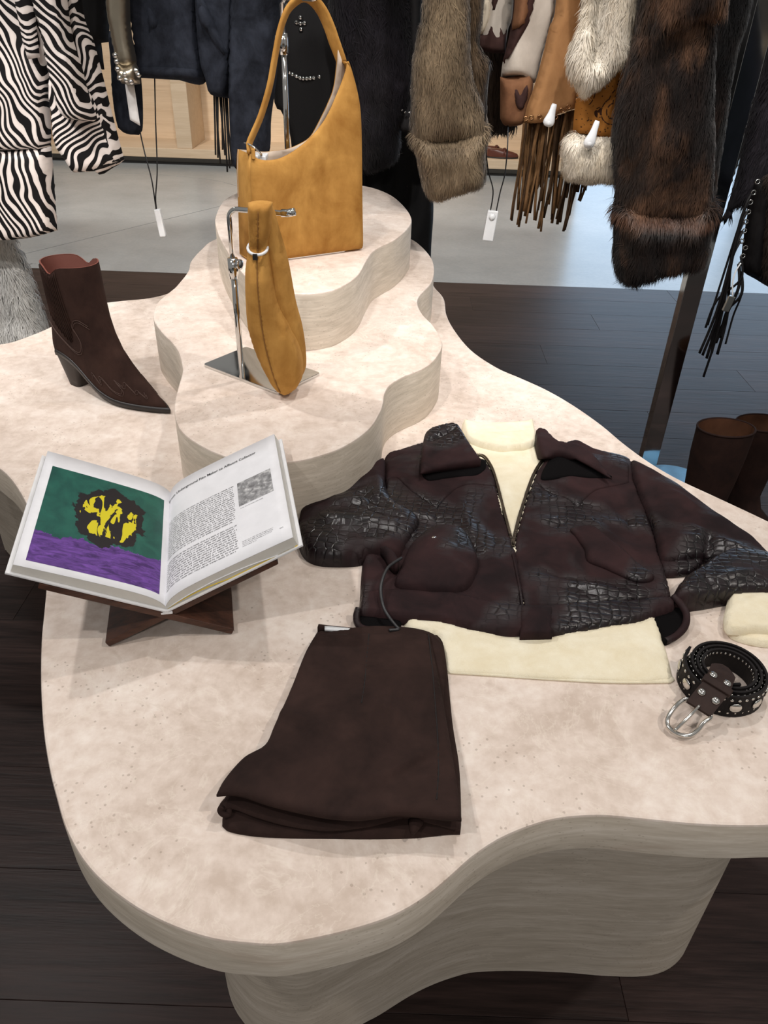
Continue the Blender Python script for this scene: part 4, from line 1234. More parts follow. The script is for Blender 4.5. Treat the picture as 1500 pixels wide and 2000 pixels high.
SC2 = [((1300, 975), (1380, 1040), .005, .012), ((1290, 1050), (1385, 1040), .006, .010), ((1385, 1030), (1390, 1080), -.010, .007), ((1400, 1040), (1480, 1080), .006, .012), ((1310, 950), (1370, 990), .005, .008), ((1270, 930), (1300, 1020), -.004, .010), ((1330, 1010), (1420, 1030), -.004, .008)]
panel('sleeve', sl2, TFR, 0.0055, lambda u, v, d: 0.001 + 0.016 * dome(d, 0.010) + 0.016 * dome(d, 0.05) + 0.0035 * waves(u, v, 53, 13) * dome(d, 0.02) + creases(u, v, SC2, .04) * dome(d, 0.03), Z0, LEATHER, jk)
sl3 = tpoly([(1317, 1152), (1327, 1133), (1342, 1120), (1362, 1108), (1390, 1088), (1430, 1072), (1500, 1080), (1540, 1110), (1545, 1150), (1500, 1157), (1463, 1158), (1427, 1159), (1373, 1168), (1322, 1172)], 0.026)
panel('cuff', sl3, TFR, 0.005, lambda u, v, d: 0.004 + 0.022 * dome(d, 0.010) + 0.014 * dome(d, 0.04) + 0.002 * waves(u, v, 55, 14) + creases(u, v, [((1370, 1110), (1420, 1160), -.004, .004), ((1400, 1120), (1490, 1110), .005, .008)], .045), Z0, LEATHER, jk)
bs = tpoly([(1287, 1083), (1330, 1086), (1374, 1088), (1366, 1108), (1335, 1115), (1296, 1114)], 0.014)
panel('sleeve_underside', bs, TFR, 0.005, lambda u, v, d: 0.004 + 0.012 * dome(d, 0.012), Z0, LEATHER, jk)
# collar: two stiff leaves standing off the shoulders, shade beneath built as near-black panels
c1 = tpoly([(890, 826), (862, 828), (835, 838), (826, 863), (822, 911, 1), (860, 901), (913, 893), (941, 889, 1), (927, 872), (914, 855), (901, 836)], 0.05)
v0, v1 = tp(822, 911, .05)[1], tp(890, 826, .05)[1]
panel('collar', c1, TFR, 0.0045, lambda u, v, d: 0.036 + 0.004 * dome(d, 0.004) + 0.012 * np.clip((v - v0) / (v1 - v0), 0, 1) + creases(u, v, [((835, 860), (890, 835), -.006, .006)], .05), lambda u, v, d: 0.033 - 0.030 * np.clip((v - v0) / (v1 - v0), 0, 1) ** 0.7, LEATHER, jk)
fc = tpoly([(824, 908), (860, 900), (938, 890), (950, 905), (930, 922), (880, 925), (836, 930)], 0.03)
panel('collar_shade', fc, TFR, 0.005, lambda u, v, d: 0.0235 + 0.001 * dome(d, 0.01), lambda u, v, d: 0.012 + 0 * u, JDARK, jk)
c2 = tpoly([(1049, 829), (1066, 828), (1080, 840), (1094, 851), (1133, 858), (1163, 879), (1198, 922, 1), (1158, 899), (1113, 876), (1092, 871), (1070, 880), (1056, 868)], 0.05)
panel('collar', c2, TFR, 0.0045, lambda u, v, d: 0.036 + 0.005 * dome(d, 0.005) + 0.001 * waves(u, v, 3, 20), lambda u, v, d: 0.033 - 0.030 * np.clip((v - tp(1100, 880, .05)[1]) / 0.05, 0, 1) ** 0.7, LEATHER, jk)
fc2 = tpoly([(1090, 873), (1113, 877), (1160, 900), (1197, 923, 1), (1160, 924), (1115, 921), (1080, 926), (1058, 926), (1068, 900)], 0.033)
panel('collar_shade', fc2, TFR, 0.005, lambda u, v, d: 0.0245 + 0.001 * dome(d, 0.01), lambda u, v, d: 0.012 + 0 * u, JDARK, jk)
# zip: cloth tape and metal teeth along both open edges
BRASS = chrome('dark_zip_metal', (150, 140, 128), 0.3)
for pxs in ([(915, 893), (941, 891), (958, 911), (970, 945), (984, 1000), (996, 1046), (1002, 1068)], [(1001, 1068), (1009, 1030), (1021, 987), (1042, 928), (1066, 892), (1090, 873), (1112, 877), (1135, 887)]):
    hs = 0.014
    path = spline([tp(x, y, hs) for x, y in pxs], 0.0028, False)
    p3 = np.array([[a, b, TT + hs + 0.002] for a, b in path])
    tape = tube('zip_tape', p3 - [0, 0, 0.002], 0.0032, JDARK, jk, 6, 0.8)
    tg = np.gradient(p3, axis=0); tg /= np.linalg.norm(tg, axis=1)[:, None]
    geo = [box_geo(p3[i] + [0, 0, 0.0012], 0.0008, 0.0024, 0.0012, (tg[i], np.cross([0, 0, 1], tg[i]), (0, 0, 1))) for i in range(len(p3))]
    V, F = join_geo(geo)
    o = part('zip_teeth', V, F, BRASS, tape, False); o['kind'] = 'stuff'
# closed front seam below the zip, snaps
tube('front_seam', [np.array([*tp(x, y, .03), TT + 0.0195]) for x, y in ((1003, 1072), (1011, 1110), (1018, 1145), (1022, 1172))], 0.0022, LEATHER, jk, 6)
for (x, y, h) in ((848, 1050, 0.040), (1333, 1146, 0.029)):
    p = np.array([*tp(x, y, h), TT + h])
    V, F = dome_geo(p - [0, 0, 0.0025], (0, -0.25, 1), 0.0052, 0.004, 16, 4)
    recalc(part('snap_button', V, F, CHROME, jk, label='small chrome snap'))

# ---------------------------------------------------------------- folded suede shorts
sh = thing('suede_shorts', (0.0, 0.66, TT), 'espresso brown suede shorts folded in half at the front of the table', 'shorts')
bk = tpoly([(622, 1230, 1), (863, 1238, 1), (873, 1303), (884, 1411), (897, 1497), (901, 1595), (899, 1627, 1), (870, 1628), (809, 1634), (720, 1636), (641, 1635), (560, 1634), (492, 1630), (442, 1619), (434, 1600), (450, 1560), (520, 1455), (540, 1411), (570, 1341), (597, 1273)], 0.004)
panel('under_leg', bk, TFR, 0.006, lambda u, v, d: 0.003 + 0.006 * dome(d, 0.006) + 0.0008 * waves(u, v, 61, 9), Z0, SHORTS_M, sh)
vhem, vwaist = tp(660, 1610, .02)[1], tp(730, 1230, .02)[1]
def kk_(v): return np.clip((v - vhem) / (vwaist - vhem), 0, 1)
md_ = tpoly([(640, 1232), (848, 1236), (868, 1400), (895, 1590), (893, 1618), (860, 1612), (800, 1598), (775, 1600), (720, 1614), (640, 1622), (560, 1612), (500, 1596), (455, 1580), (432, 1588), (428, 1574), (450, 1545), (530, 1440), (575, 1330)], 0.015)
panel('inner_leg', md_, TFR, 0.006, lambda u, v, d: 0.0118 + 0.004 * (1 - kk_(v)) + 0.003 * dome(d, 0.005) + 0.001 * waves(u, v, 62, 10), lambda u, v, d: 0.0095 + 0.004 * (1 - kk_(v)), SHORTS_M, sh)
tpx = [(619, 1225, 1), (730, 1223), (839, 1224, 1), (847, 1260), (862, 1340), (880, 1450), (893, 1540), (901, 1606, 1), (865, 1604), (828, 1600), (772, 1596), (735, 1601), (697, 1605), (650, 1602), (604, 1595), (529, 1577), (465, 1556), (423, 1556, 1), (440, 1523), (477, 1479), (518, 1453), (537, 1411), (567, 1341), (593, 1273)]
tl = tpoly(tpx, 0.032)
SHC = [((520, 1380), (600, 1410), .003, .006), ((560, 1400), (640, 1430), .004, .012), ((690, 1340), (800, 1420), .003, .010), ((740, 1530), (850, 1460), .004, .006), ((745, 1545), (870, 1470), -.004, .007), ((600, 1300), (700, 1330), .002, .012), ((440, 1530), (640, 1585), .003, .012), ((540, 1460), (520, 1540), .004, .010), ((600, 1500), (800, 1545), .003, .016), ((760, 1370), (790, 1400), .003, .006), ((650, 1560), (860, 1590), .003, .010)]
def top_leg(u, v, d):
    k = kk_(v)
    z = 0.0175 + 0.019 * (1 - k) + 0.004 * dome(d, 0.006) + 0.0022 * waves(u, v, 63, 7) * dome(d, 0.02) + creases(u, v, SHC, .03)
    z = z - 0.0028 * ridge(u, v, tp(720, 1236, .03), tp(706, 1372, .03), 0.0016)                       # dart
    for a, b in (((841, 1240), (850, 1350)), ((850, 1350), (857, 1450)), ((857, 1450), (852, 1560))):
        z = z - 0.0016 * np.exp(-((np.abs((u - tp(*a, .03)[0]) * (tp(*b, .03)[1] - tp(*a, .03)[1]) - (v - tp(*a, .03)[1]) * (tp(*b, .03)[0] - tp(*a, .03)[0])) / np.hypot(tp(*b, .03)[0] - tp(*a, .03)[0], tp(*b, .03)[1] - tp(*a, .03)[1])) / 0.0014) ** 2) * ((v <= tp(*a, .03)[1]) & (v >= tp(*b, .03)[1]))
    return z
def top_under(u, v, d):
    k = kk_(v)
    return 0.0150 + 0.0178 * (1 - k) + creases(u, v, SHC, .03) + 0.0022 * waves(u, v, 63, 7) * dome(d, 0.02)
panel('top_leg', tl, TFR, 0.0048, top_leg, top_under, SHORTS_M, sh)
def on_top(x, y):
    u, v = tp(x, y, .032)
    P = np.array([[u, v]])
    return np.array([u, v, TT + float(top_leg(np.array([u]), np.array([v]), edge_dist(tl, P))[0]) + 0.0002])
SEAM = plain('seam_thread', (22, 15, 14), 0.8)
for nm, pts in (('dart_seam', [(721, 1228), (716, 1280), (712, 1330), (706, 1372)]), ('side_seam', [(838, 1228), (845, 1300), (851, 1380), (855, 1450), (856, 1510), (852, 1570)])):
    q = spline(pts, 8, False)
    tube(nm, [on_top(*k) for k in q], 0.0009, SEAM, sh, 5)
# folded-in corner at the hem and a rolled edge on the left
hf = tpoly([(800, 1600), (815, 1599), (828, 1606), (810, 1628), (806, 1632), (800, 1618)], 0.014)
panel('hem_fold', hf, TFR, 0.004, lambda u, v, d: 0.016 + 0.003 * dome(d, 0.004), lambda u, v, d: 0.012 + 0 * u, SHORTS_M, sh)
tube('hem_roll', spline3([np.array([*tp(x, y, h), TT + h]) for x, y, h in ((434, 1575, .022), (430, 1583, .018), (436, 1590, .014), (447, 1590, .013), (446, 1580, .016))], 5), 0.0035, SHORTS_M, sh, 8)
# waist: the back waistband and its pale label strip just behind
wbk = tpoly([(622, 1219), (640, 1221), (706, 1228), (706, 1232), (640, 1226), (620, 1225)], 0.012)
panel('back_waistband', wbk, TFR, 0.004, lambda u, v, d: 0.012 + 0.002 * dome(d, 0.003), Z0, SHORTS_M, sh)
panel('waist_label', tpoly([(634, 1223), (700, 1229), (700, 1233), (634, 1229)], 0.013), TFR, 0.004, lambda u, v, d: 0.0135 + 0 * u, lambda u, v, d: 0.009 + 0 * u, WHITE_PLASTIC, sh, label='white label strip at the waist')

# security cable running from the pocket over the hem to the shorts
cab = tube('security_cable', spline3([np.array([*tp(x, y, h), TT + h]) for x, y, h in ((784, 1090, .036), (768, 1100, .040), (756, 1111, .042), (746, 1135, .04), (744, 1160, .034), (750, 1188, .03), (762, 1208, .025), (773, 1222, .018), (778, 1229, .015), (760, 1231, .017))], 7), 0.0024, plain('grey_cable', (44, 44, 46), 0.4), None, 8)
tag(cab, 'thin dark security cable curling over the left front of the leather jacket', 'cable')

# ---------------------------------------------------------------- studded belt
bc_ = at_z(1423, 1300, TT + 0.038)
belt = thing('studded_belt', (bc_[0], bc_[1], TT), 'black leather belt coiled up, studded with silver, buckle to the front', 'belt')
BLK = suede('black_leather_edge', (18, 16, 17), (34, 30, 30), 20, 200, 0.2, 0.6)
BRL = suede('dark_brown_leather', (38, 28, 26), (58, 44, 40), 16, 160, 0.2, 0.5)
SILV = chrome('worn_silver', (205, 203, 198), 0.18)
BH = 0.036
def spiral(t):
    a = 2.4 + t * 6.28318 * 3.4
    r = 0.0535 - 0.0235 * t + (0.004 if t < 0.12 else 0.0) * math.sin(t / 0.12 * 3.1416)
    return np.array([bc_[0] + r * math.cos(a), bc_[1] + r * math.sin(a) * 1.02, 0.0]), a
outer = []
for t in np.linspace(0, 1, 150):
    p, a = spiral(t)
    nrm = np.array([math.cos(a), math.sin(a), 0])
    th = 0.0016
    ln = 0.0022     # leans a little outwards at the foot
    outer.append([p + nrm * (th + ln) + [0, 0, TT + 0.001], p + nrm * th + [0, 0, TT + BH], p - nrm * th + [0, 0, TT + BH], p - nrm * (th - ln) + [0, 0, TT + 0.001]])
bstrap = grid_part('strap', outer, BLK, belt, closed_v=True, cap0=True, cap1=True, smooth=False)
geo = []
for t in np.linspace(0.005, 0.99, 118):
    p, a = spiral(t)
    nrm = np.array([math.cos(a), math.sin(a), 0])
    for z in (0.007, BH - 0.006):
        geo.append(dome_geo(p + nrm * 0.0018 + [0, 0, TT + z], nrm, 0.0028, 0.0018, 7, 2))
    geo.append(dome_geo(p - nrm * 0.0016 + [0, 0, TT + BH - 0.006], -nrm, 0.0022, 0.0012, 6, 2))
V, F = join_geo(geo)
o = recalc(part('small_studs', V, F, SILV, bstrap, True)); o['kind'] = 'stuff'
for t in np.linspace(0.02, 0.30, 11):
    p, a = spiral(t)
    nrm = np.array([math.cos(a), math.sin(a), 0])
    V, F = dome_geo(p + nrm * 0.003 + [0, 0, TT + BH * 0.5], nrm, 0.0085, 0.003, 14, 3)
    recalc(part('concho', V, F, SILV, bstrap))
# buckle end: leather tab over the coil, keeper, rivets, frame and prong
def bp_(x, y, h): return np.array([*at_z(x, y, TT + h)[:2], TT + h])
A, B_, C_ = bp_(1416, 1302, 0.044), bp_(1400, 1340, 0.046), bp_(1364, 1385, 0.030)
side = bp_(1442, 1334, 0.045) - bp_(1374, 1332, 0.045)
tdir = (C_ - A) / np.linalg.norm(C_ - A)
side = side - tdir * side.dot(tdir); side /= np.linalg.norm(side)
nrm = np.cross(side, tdir); nrm = nrm if nrm[2] > 0 else -nrm
path = spline3([A, A * 0.5 + B_ * 0.5 + nrm * 0.002, B_, B_ * 0.5 + C_ * 0.5 + nrm * 0.001, C_], 5)
G = [[p - side * w_ - nrm * 0.0022, p + side * w_ - nrm * 0.0022, p + side * w_ + nrm * 0.0018, p - side * w_ + nrm * 0.0018] for p, w_ in zip(path, np.interp(np.linspace(0, 1, len(path)), [0, 0.14, 1], [0.004, 0.0165, 0.0165]))]
btab = grid_part('buckle_tab', G, BRL, belt, closed_v=True, cap0=True, cap1=True, smooth=False)
kp0 = path[int(0.54 * (len(path) - 1))]
box('keeper', kp0 + nrm * 0.0005, 0.0192, 0.0055, 0.0042, BRL, belt, ax=(side, tdir, nrm), bev=0.0014)
for t_, sg_ in ((0.36, -1), (0.36, 1), (0.74, -1), (0.74, 1)):
    k_ = t_ * (len(path) - 1); i_ = int(k_)
    p = path[i_] * (1 - k_ + i_) + path[i_ + 1] * (k_ - i_)
    tl_ = path[i_ + 1] - path[i_]; n_ = np.cross(side, tl_); n_ /= np.linalg.norm(n_); n_ = n_ if n_[2] > 0 else -n_
    V, F = dome_geo(p + side * sg_ * 0.0095 + n_ * 0.0014, n_, 0.0056, 0.0036, 16, 4)
    recalc(part('rivet', V, F, SILV, btab))
fr_px = [(1344, 1366, .03), (1335, 1367, .029), (1319, 1380, .024), (1305, 1401, .014), (1305, 1419, .009), (1322, 1433, .007), (1345, 1437, .008), (1362, 1427, .012), (1374, 1412, .018), (1387, 1403, .024), (1388, 1396, .028)]
bfr = tube('buckle_frame', spline3([bp_(*k) for k in fr_px], 6), 0.0030, SILV, belt, 10)
tube('buckle_bar', [bp_(1344, 1366, .03), bp_(1366, 1382, .029), bp_(1388, 1396, .028)], 0.0026, SILV, bfr, 8)
tube('prong', spline3([bp_(1366, 1378, .034), bp_(1352, 1393, .028), bp_(1335, 1410, .019), bp_(1317, 1427, .012)], 4), [0.0022] * 12 + [0.0018], SILV, bfr, 8)

# ================================================================== clothes rack behind the table
rack = thing('garment_rack', (0.0, 2.3, 0.0), 'polished chrome clothes rack with flat upright posts behind the table', 'rack')
RY, RZ = 2.45, 1.88
pc = at_y(1326, 660, RY)
box('post', (pc[0], RY, 0.96), 0.029, 0.021, 0.95, CHROME, rack, bev=0.001)
box('post', (-2.3, RY, 0.96), 0.029, 0.021, 0.95, CHROME, rack, bev=0.001)
tube('rail', [(-2.3, RY, RZ), (0, RY, RZ), (pc[0] + 1.3, RY, RZ)], 0.014, CHROME, rack, 12)
box('post', (pc[0] + 1.3, RY, 0.96), 0.029, 0.021, 0.95, CHROME, rack, bev=0.001)
PLATE = plain('blue_reflection_plate', (120, 180, 226), 0.2)  # polished foot plates, their pale blue reflection painted in as base colour
def oval(cx, cy, rx, ry, n=48):
    return [(cx + rx * math.cos(6.28318 * i / n), cy + ry * math.sin(6.28318 * i / n)) for i in range(n)]
prism('foot_plate', oval(pc[0] + 0.085, RY - 0.075, 0.12, 0.115), 0.0005, 0.012, PLATE, rack, 0.002)
prism('foot_plate', oval(-2.3, RY, 0.16, 0.16), 0.0005, 0.012, PLATE, rack, 0.002)
prism('foot_plate', oval(pc[0] + 1.3, RY, 0.16, 0.16), 0.0005, 0.012, PLATE, rack, 0.002)

ZUP = np.array([0, 0, 1.0]); XR = np.array([1.0, 0, 0]); NF = np.array([0, -1.0, 0])
def hpoly(px, Y, seg=0.012):
    return spline([(at_y(p[0], p[1], Y)[0], at_y(p[0], p[1], Y)[2]) + tuple(p[2:]) for p in px], seg)
def hang(name, px, Y, thick, mat, parent, R=0.05, seed=1, fold=0.006, ff=14.0, res=0.012, back=0.7, label=None, extra=None):
    """a hanging piece: outline at its depth, rounded front and back with drapery folds"""
    P = hpoly(px, Y)
    if "fur" not in mat.name: R = min(R, 0.022)
    def top(u, v, d):
        f = fold * np.sin(6.283 * ff * (u + 0.02 * np.sin(v * 9 + seed)) + seed * 1.7) * (0.6 + 0.4 * np.sin(v * 7 + seed))
        z = thick * dome(d, R) + (f + fold * 0.6 * waves(u, v, seed, 6)) * dome(d, R * 0.8)
        return z + (extra(u, v) if extra else 0)
    return panel(name, P, (np.array([0, Y, 0]), XR, ZUP, NF), res, top, lambda u, v, d: -thick * back * dome(d, R), mat, parent, label)
def hanger(parent, x, Y, z):
    tube('hanger_hook', spline3([(x, Y, z - 0.03), (x, Y, z + 0.03), (x, (Y + RY) / 2, RZ - 0.06), (x, RY + 0.019, RZ - 0.005), (x, RY + 0.012, RZ + 0.017), (x, RY - 0.004, RZ + 0.0195), (x, RY - 0.019, RZ + 0.006)], 4), 0.0026, STEEL, parent, 6)
def garment(name, px0, Y, label, cat, group=None, hook=None):
    p = at_y(px0[0], px0[1], Y)
    t = thing(name, (p[0], Y, 0.0), label, cat, group)
    hp = at_y(*(hook or (px0[0], -285)), Y)
    hanger(t, hp[0], Y, hp[2])
    return t
G1 = 'clothes hanging on the rack behind the table'
FRONT = lambda c, n: (n[:, 1] < 0.25).astype(float)


def zebra(name, rot, sc=1.0):
    m, nt, b, tc = new_mat(name)
    mp = mapping(nt, tc, (1, 1, 1), (0, rot, 0))
    wn = nd(nt, 'ShaderNodeTexNoise', {'Vector': mp, 'Scale': 9.0, 'Detail': 1.0, 'Roughness': 0.4}).outputs[1]
    wv = nd(nt, 'ShaderNodeVectorMath', {0: wn, 1: (0.13, 0.0, 0.13)}, operation='MULTIPLY').outputs[0]
    wp = nd(nt, 'ShaderNodeVectorMath', {0: mp, 1: wv}, operation='ADD').outputs[0]
    w = nd(nt, 'ShaderNodeTexWave', {'Vector': mapping(nt, wp, (1, 0, 0.16)), 'Scale': 17.0 * sc, 'Distortion': 1.6, 'Detail': 1.0, 'Detail Scale': 1.2}, wave_type='BANDS', bands_direction='X').outputs[0]
    n2 = noise(nt, mapping(nt, mp, (1, 1, 0.3)), 22, 2, 0.5)
    f = math_n(nt, 'ADD', w, math_n(nt, 'MULTIPLY', math_n(nt, 'SUBTRACT', n2, 0.5), 0.7))
    c = ramp(nt, f, [(0.0, lin((16, 14, 15))), (0.53, lin((16, 14, 15))), (0.58, lin((208, 198, 192))), (1.0, lin((222, 212, 206)))])
    setb(nt, b, col=c, rough=0.6, spec=0.2, normal=bump(nt, noise(nt, mapping(nt, tc, (1, 1, 0.2)), 260, 3), 0.2, 0.001))
    return m

# ---------------------------------------------------------------- white fur coat, lower left
WF = furmat('white_fur', (232, 230, 224), (250, 249, 246), None, 9, dk=0.55)
g_ = garment('fur_coat', (20, 500), 2.42, 'long white fur coat hanging at the far left below the zebra coat', 'coat', G1, (-60, -260))
o = hang('body', [(-180, -300), (40, -300), (30, 0), (10, 300), (18, 440), (45, 510), (72, 590), (92, 650), (110, 720), (100, 850), (0, 880), (-180, 880), (-200, 300)], 2.42, 0.07, WF, g_, 0.06, 3, 0.014, 5)
fur('fur', o, 26000, 0.05, (0.15, 0, -1), WF, g_, 5, 0.0017, 0.7, lambda c, n: (n[:, 1] < 0.3) * ((c[:, 2] < 1.05) & (c[:, 0] > -1.45)), 0.5)

# ---------------------------------------------------------------- zebra coat
g_ = garment('zebra_coat', (60, 200), 2.2, 'black and white zebra print coat hanging at the far left', 'coat', G1, (40, -280))
ZB1, ZB2, ZB3 = zebra('zebra_body', 0.45), zebra('zebra_sleeve', -0.75), zebra('zebra_hem', 0.15, 1.1)
hang('body', [(-170, -320), (90, -320), (115, -150), (112, 0), (106, 100), (98, 200), (98, 285), (60, 293), (0, 296), (-90, 300), (-170, 300)], 2.2, 0.045, ZB1, g_, 0.05, 2, 0.012, 8)
hang('hem_panel', [(-170, 288), (-60, 290), (20, 288), (100, 281, 1), (106, 360), (112, 450, 1), (60, 464), (0, 470), (-80, 476), (-170, 480)], 2.2, 0.048, ZB3, g_, 0.05, 4, 0.010, 8)
hang('back_sleeve', [(90, -300), (150, -300), (160, 0), (184, 83), (204, 160), (220, 225), (243, 312, 1), (222, 327), (185, 333), (150, 200), (125, 50)], 2.19, 0.04, ZB2, g_, 0.035, 7, 0.006, 9)
hang('front_sleeve', [(20, -300), (110, -300), (128, -40), (142, 70), (160, 130), (175, 190), (190, 232), (170, 236), (135, 232), (115, 215), (98, 150), (80, 60), (50, -60)], 2.12, 0.045, zebra('zebra_front_sleeve', 0.8), g_, 0.04, 5, 0.008, 9)
hang('cuff', [(98, 150), (150, 140), (190, 180), (215, 250), (236, 316, 1), (200, 332), (145, 337, 1), (128, 312), (106, 278), (100, 230)], 2.175, 0.034, zebra('zebra_cuff', -0.9), g_, 0.035, 6, 0.006, 9)
hang('pocket_flap', [(22, -60), (62, -60), (70, 40), (78, 112, 1), (54, 116, 1), (40, 60)], 2.135, 0.012, zebra('zebra_flap', 1.57, 1.0), g_, 0.02, 2, 0.002, 9)

# ---------------------------------------------------------------- dark coat between
NAVY = suede('navy_suede', (10, 12, 18), (46, 50, 60), 14, 130, 0.6, 0.85, 0.15)
BLKC = plain('black_cloth', (15, 14, 16), 0.8, bs=0.2)
g_ = garment('black_blazer', (185, 60), 2.44, 'black blazer edge hanging between the zebra coat and the silver sleeve', 'jacket', G1)
hang('body', [(140, -300), (210, -300), (214, 0), (213, 82, 1), (198, 84, 1), (204, 136, 1), (190, 128), (150, 60)], 2.44, 0.04, BLKC, g_, 0.03, 2, 0.004)

# ---------------------------------------------------------------- silver sleeve with studded cuff
SILC = chrome('silver_leather', (176, 166, 148), 0.34)
g_ = garment('silver_jacket', (240, 100), 2.2, 'metallic silver leather sleeve with a studded cuff and white paper tag', 'jacket', G1)
hang('sleeve', [(205, -300), (252, -300), (254, 0), (258, 70), (266, 128), (230, 130), (222, 95), (214, 50), (208, 0)], 2.2, 0.034, SILC, g_, 0.028, 4, 0.003, 12, 0.008)
cf = hang('cuff', [(227, 118), (245, 128), (266, 124), (273, 145), (274, 164, 1), (255, 166), (238, 163, 1), (230, 145)], 2.18, 0.034, SILC, g_, 0.02, 1, 0.001, 10, 0.006)
for (x, y) in ((228, 120), (230, 135), (244, 145), (246, 156), (266, 138), (270, 146), (225, 108), (256, 160), (234, 152)):
    p = at_y(x, y, 2.15)
    V, F = dome_geo(p, (0.1, -1, 0.1), 0.0068, 0.006, 12, 3)
    recalc(part('stud', V, F, CHROME, cf))
hang('paper_tag', [(244, 163, 1), (262, 166, 1), (274, 246, 1), (254, 234, 1)], 2.2, 0.0012, plain('white_card', (214, 212, 210), 0.7), g_, 0.002, 1, 0.0, 1, 0.01, 0.5)

# ---------------------------------------------------------------- navy suede jackets
g_ = garment('navy_jacket', (320, 60), 2.34, 'navy suede jacket with a waistband hanging left of the tall bag', 'jacket', G1)
hang('body', [(250, -300), (390, -300), (394, 0), (396, 60), (402, 160), (340, 155), (273, 152, 1), (264, 75), (253, 0)], 2.34, 0.06, NAVY, g_, 0.05, 3, 0.007, 7)
hang('waistband', [(268, 116, 1), (330, 118), (396, 120, 1), (402, 160, 1), (340, 156), (273, 152, 1)], 2.33, 0.062, NAVY, g_, 0.03, 4, 0.003, 5)
hang('pocket_flap', [(285, -20), (300, 10), (318, 40), (312, 60), (292, 78), (286, 40)], 2.30, 0.03, NAVY, g_, 0.02, 2, 0.001)
hang('sleeve', [(214, 60), (250, 60), (270, 120), (278, 180), (278, 255), (262, 263), (240, 258), (228, 240), (220, 190), (216, 120)], 2.36, 0.04, NAVY, g_, 0.04, 6, 0.004)
g_ = garment('navy_jacket', (470, 100), 2.3, 'dark navy suede jacket with hanging sleeve and black fringe beside the tall bag', 'jacket', G1)
hang('body', [(378, -300), (470, -300), (470, 0), (460, 120), (447, 192, 1), (411, 184), (400, 150), (390, 117), (381, 0)], 2.3, 0.055, NAVY, g_, 0.05, 5, 0.008, 7)
hang('front_edge', [(384, -40), (400, 0), (430, 60), (448, 105), (444, 118), (420, 90), (402, 60), (386, 30)], 2.25, 0.03, NAVY, g_, 0.015, 2, 0.001)
hang('sleeve', [(462, -300), (560, -300), (552, 0), (548, 60), (541, 150), (530, 230), (527, 290), (508, 320), (487, 333, 1), (462, 328), (453, 310), (447, 200), (448, 60)], 2.27, 0.055, NAVY, g_, 0.05, 8, 0.010, 6)
hang('sleeve_cuff', [(452, 284, 1), (490, 290), (528, 282, 1), (526, 296), (508, 321), (487, 334, 1), (462, 329), (454, 312)], 2.265, 0.055, NAVY, g_, 0.03, 8, 0.004, 6)
random.seed(3)
for i in range(10):
    x0 = 418 + i * 3.6
    y1 = random.uniform(292, 336)
    a = at_y(x0, 185, 2.33); b = at_y(x0 + 3 + i * 1.0, y1, 2.33)
    tube('fringe_strip', [a, a * 0.5 + b * 0.5 + [random.uniform(-.004, .004), 0, 0], b], 0.0026, BLKC, g_, 5, 0.5)

# ---------------------------------------------------------------- black coats behind the tall bag
g_ = garment('studded_coat', (600, 120), 2.82, 'black coat with silver stud arcs and a stud cross behind the bag strap', 'coat', G1)
cf = hang('body', [(528, -300), (700, -300), (700, 100), (705, 420), (575, 420), (572, 330), (566, 262), (548, 215), (536, 200), (530, 60)], 2.82, 0.05, BLKC, g_, 0.05, 6, 0.006, 6)
studs = [(587, 34), (579, 44), (587, 46), (595, 45), (588, 57), (561, 11), (561, 26), (560, 124), (561, 138)] + [(565, 142), (571, 145), (579, 149), (586, 152), (592, 153.5), (599, 153.5), (606, 152.5), (613, 152), (624, 150), (634, 145), (643, 139), (645, 125)]
for (x, y) in studs:
    p = at_y(x, y, 2.772)
    V, F = dome_geo(p, (0, -1, 0.1), 0.0074, 0.006, 10, 3)
    recalc(part('stud', V, F, CHROME, cf))
BF = furmat('black_fur', (13, 12, 15), (46, 42, 50), (86, 80, 90), 8)
g_ = garment('fur_coat', (740, 150), 2.72, 'black fur coat hanging directly behind the tall tan bag', 'coat', G1)
o = hang('body', [(640, -300), (790, -300), (796, 0), (805, 100), (806, 160), (796, 205), (780, 250), (772, 300), (740, 322), (700, 320), (672, 250), (660, 100), (648, 0)], 2.72, 0.08, BF, g_, 0.08, 3, 0.014, 5)
fur('fur', o, 26000, 0.045, (0.25, 0, -1), BF, g_, 8, 0.0014, 0.5, FRONT, 0.6)
g_ = garment('black_dress', (825, 300), 2.92, 'long black dress with a studded band left of the taupe fur coat', 'dress', G1)
hang('body', [(770, -300), (840, -300), (835, 0), (826, 150), (846, 380), (842, 490), (838, 640), (760, 640), (700, 640), (690, 300), (740, 200), (780, 100)], 2.92, 0.05, BLKC, g_, 0.05, 9, 0.010, 9)
cf = hang('sleeve', [(796, -280), (830, -280), (824, 0), (816, 130), (808, 214), (808, 256), (784, 256), (776, 240), (786, 208), (800, 120)], 2.7, 0.025, plain('charcoal_cloth', (30, 28, 30), 0.8), g_, 0.02, 2, 0.003)
for (x, y) in ((785, 215), (791, 219), (800, 219.5), (806, 219)):
    p = at_y(x, y, 2.66)
    V, F = dome_geo(p, (0, -1, 0.1), 0.004, 0.004, 8, 3)
    recalc(part('stud', V, F, CHROME, cf))

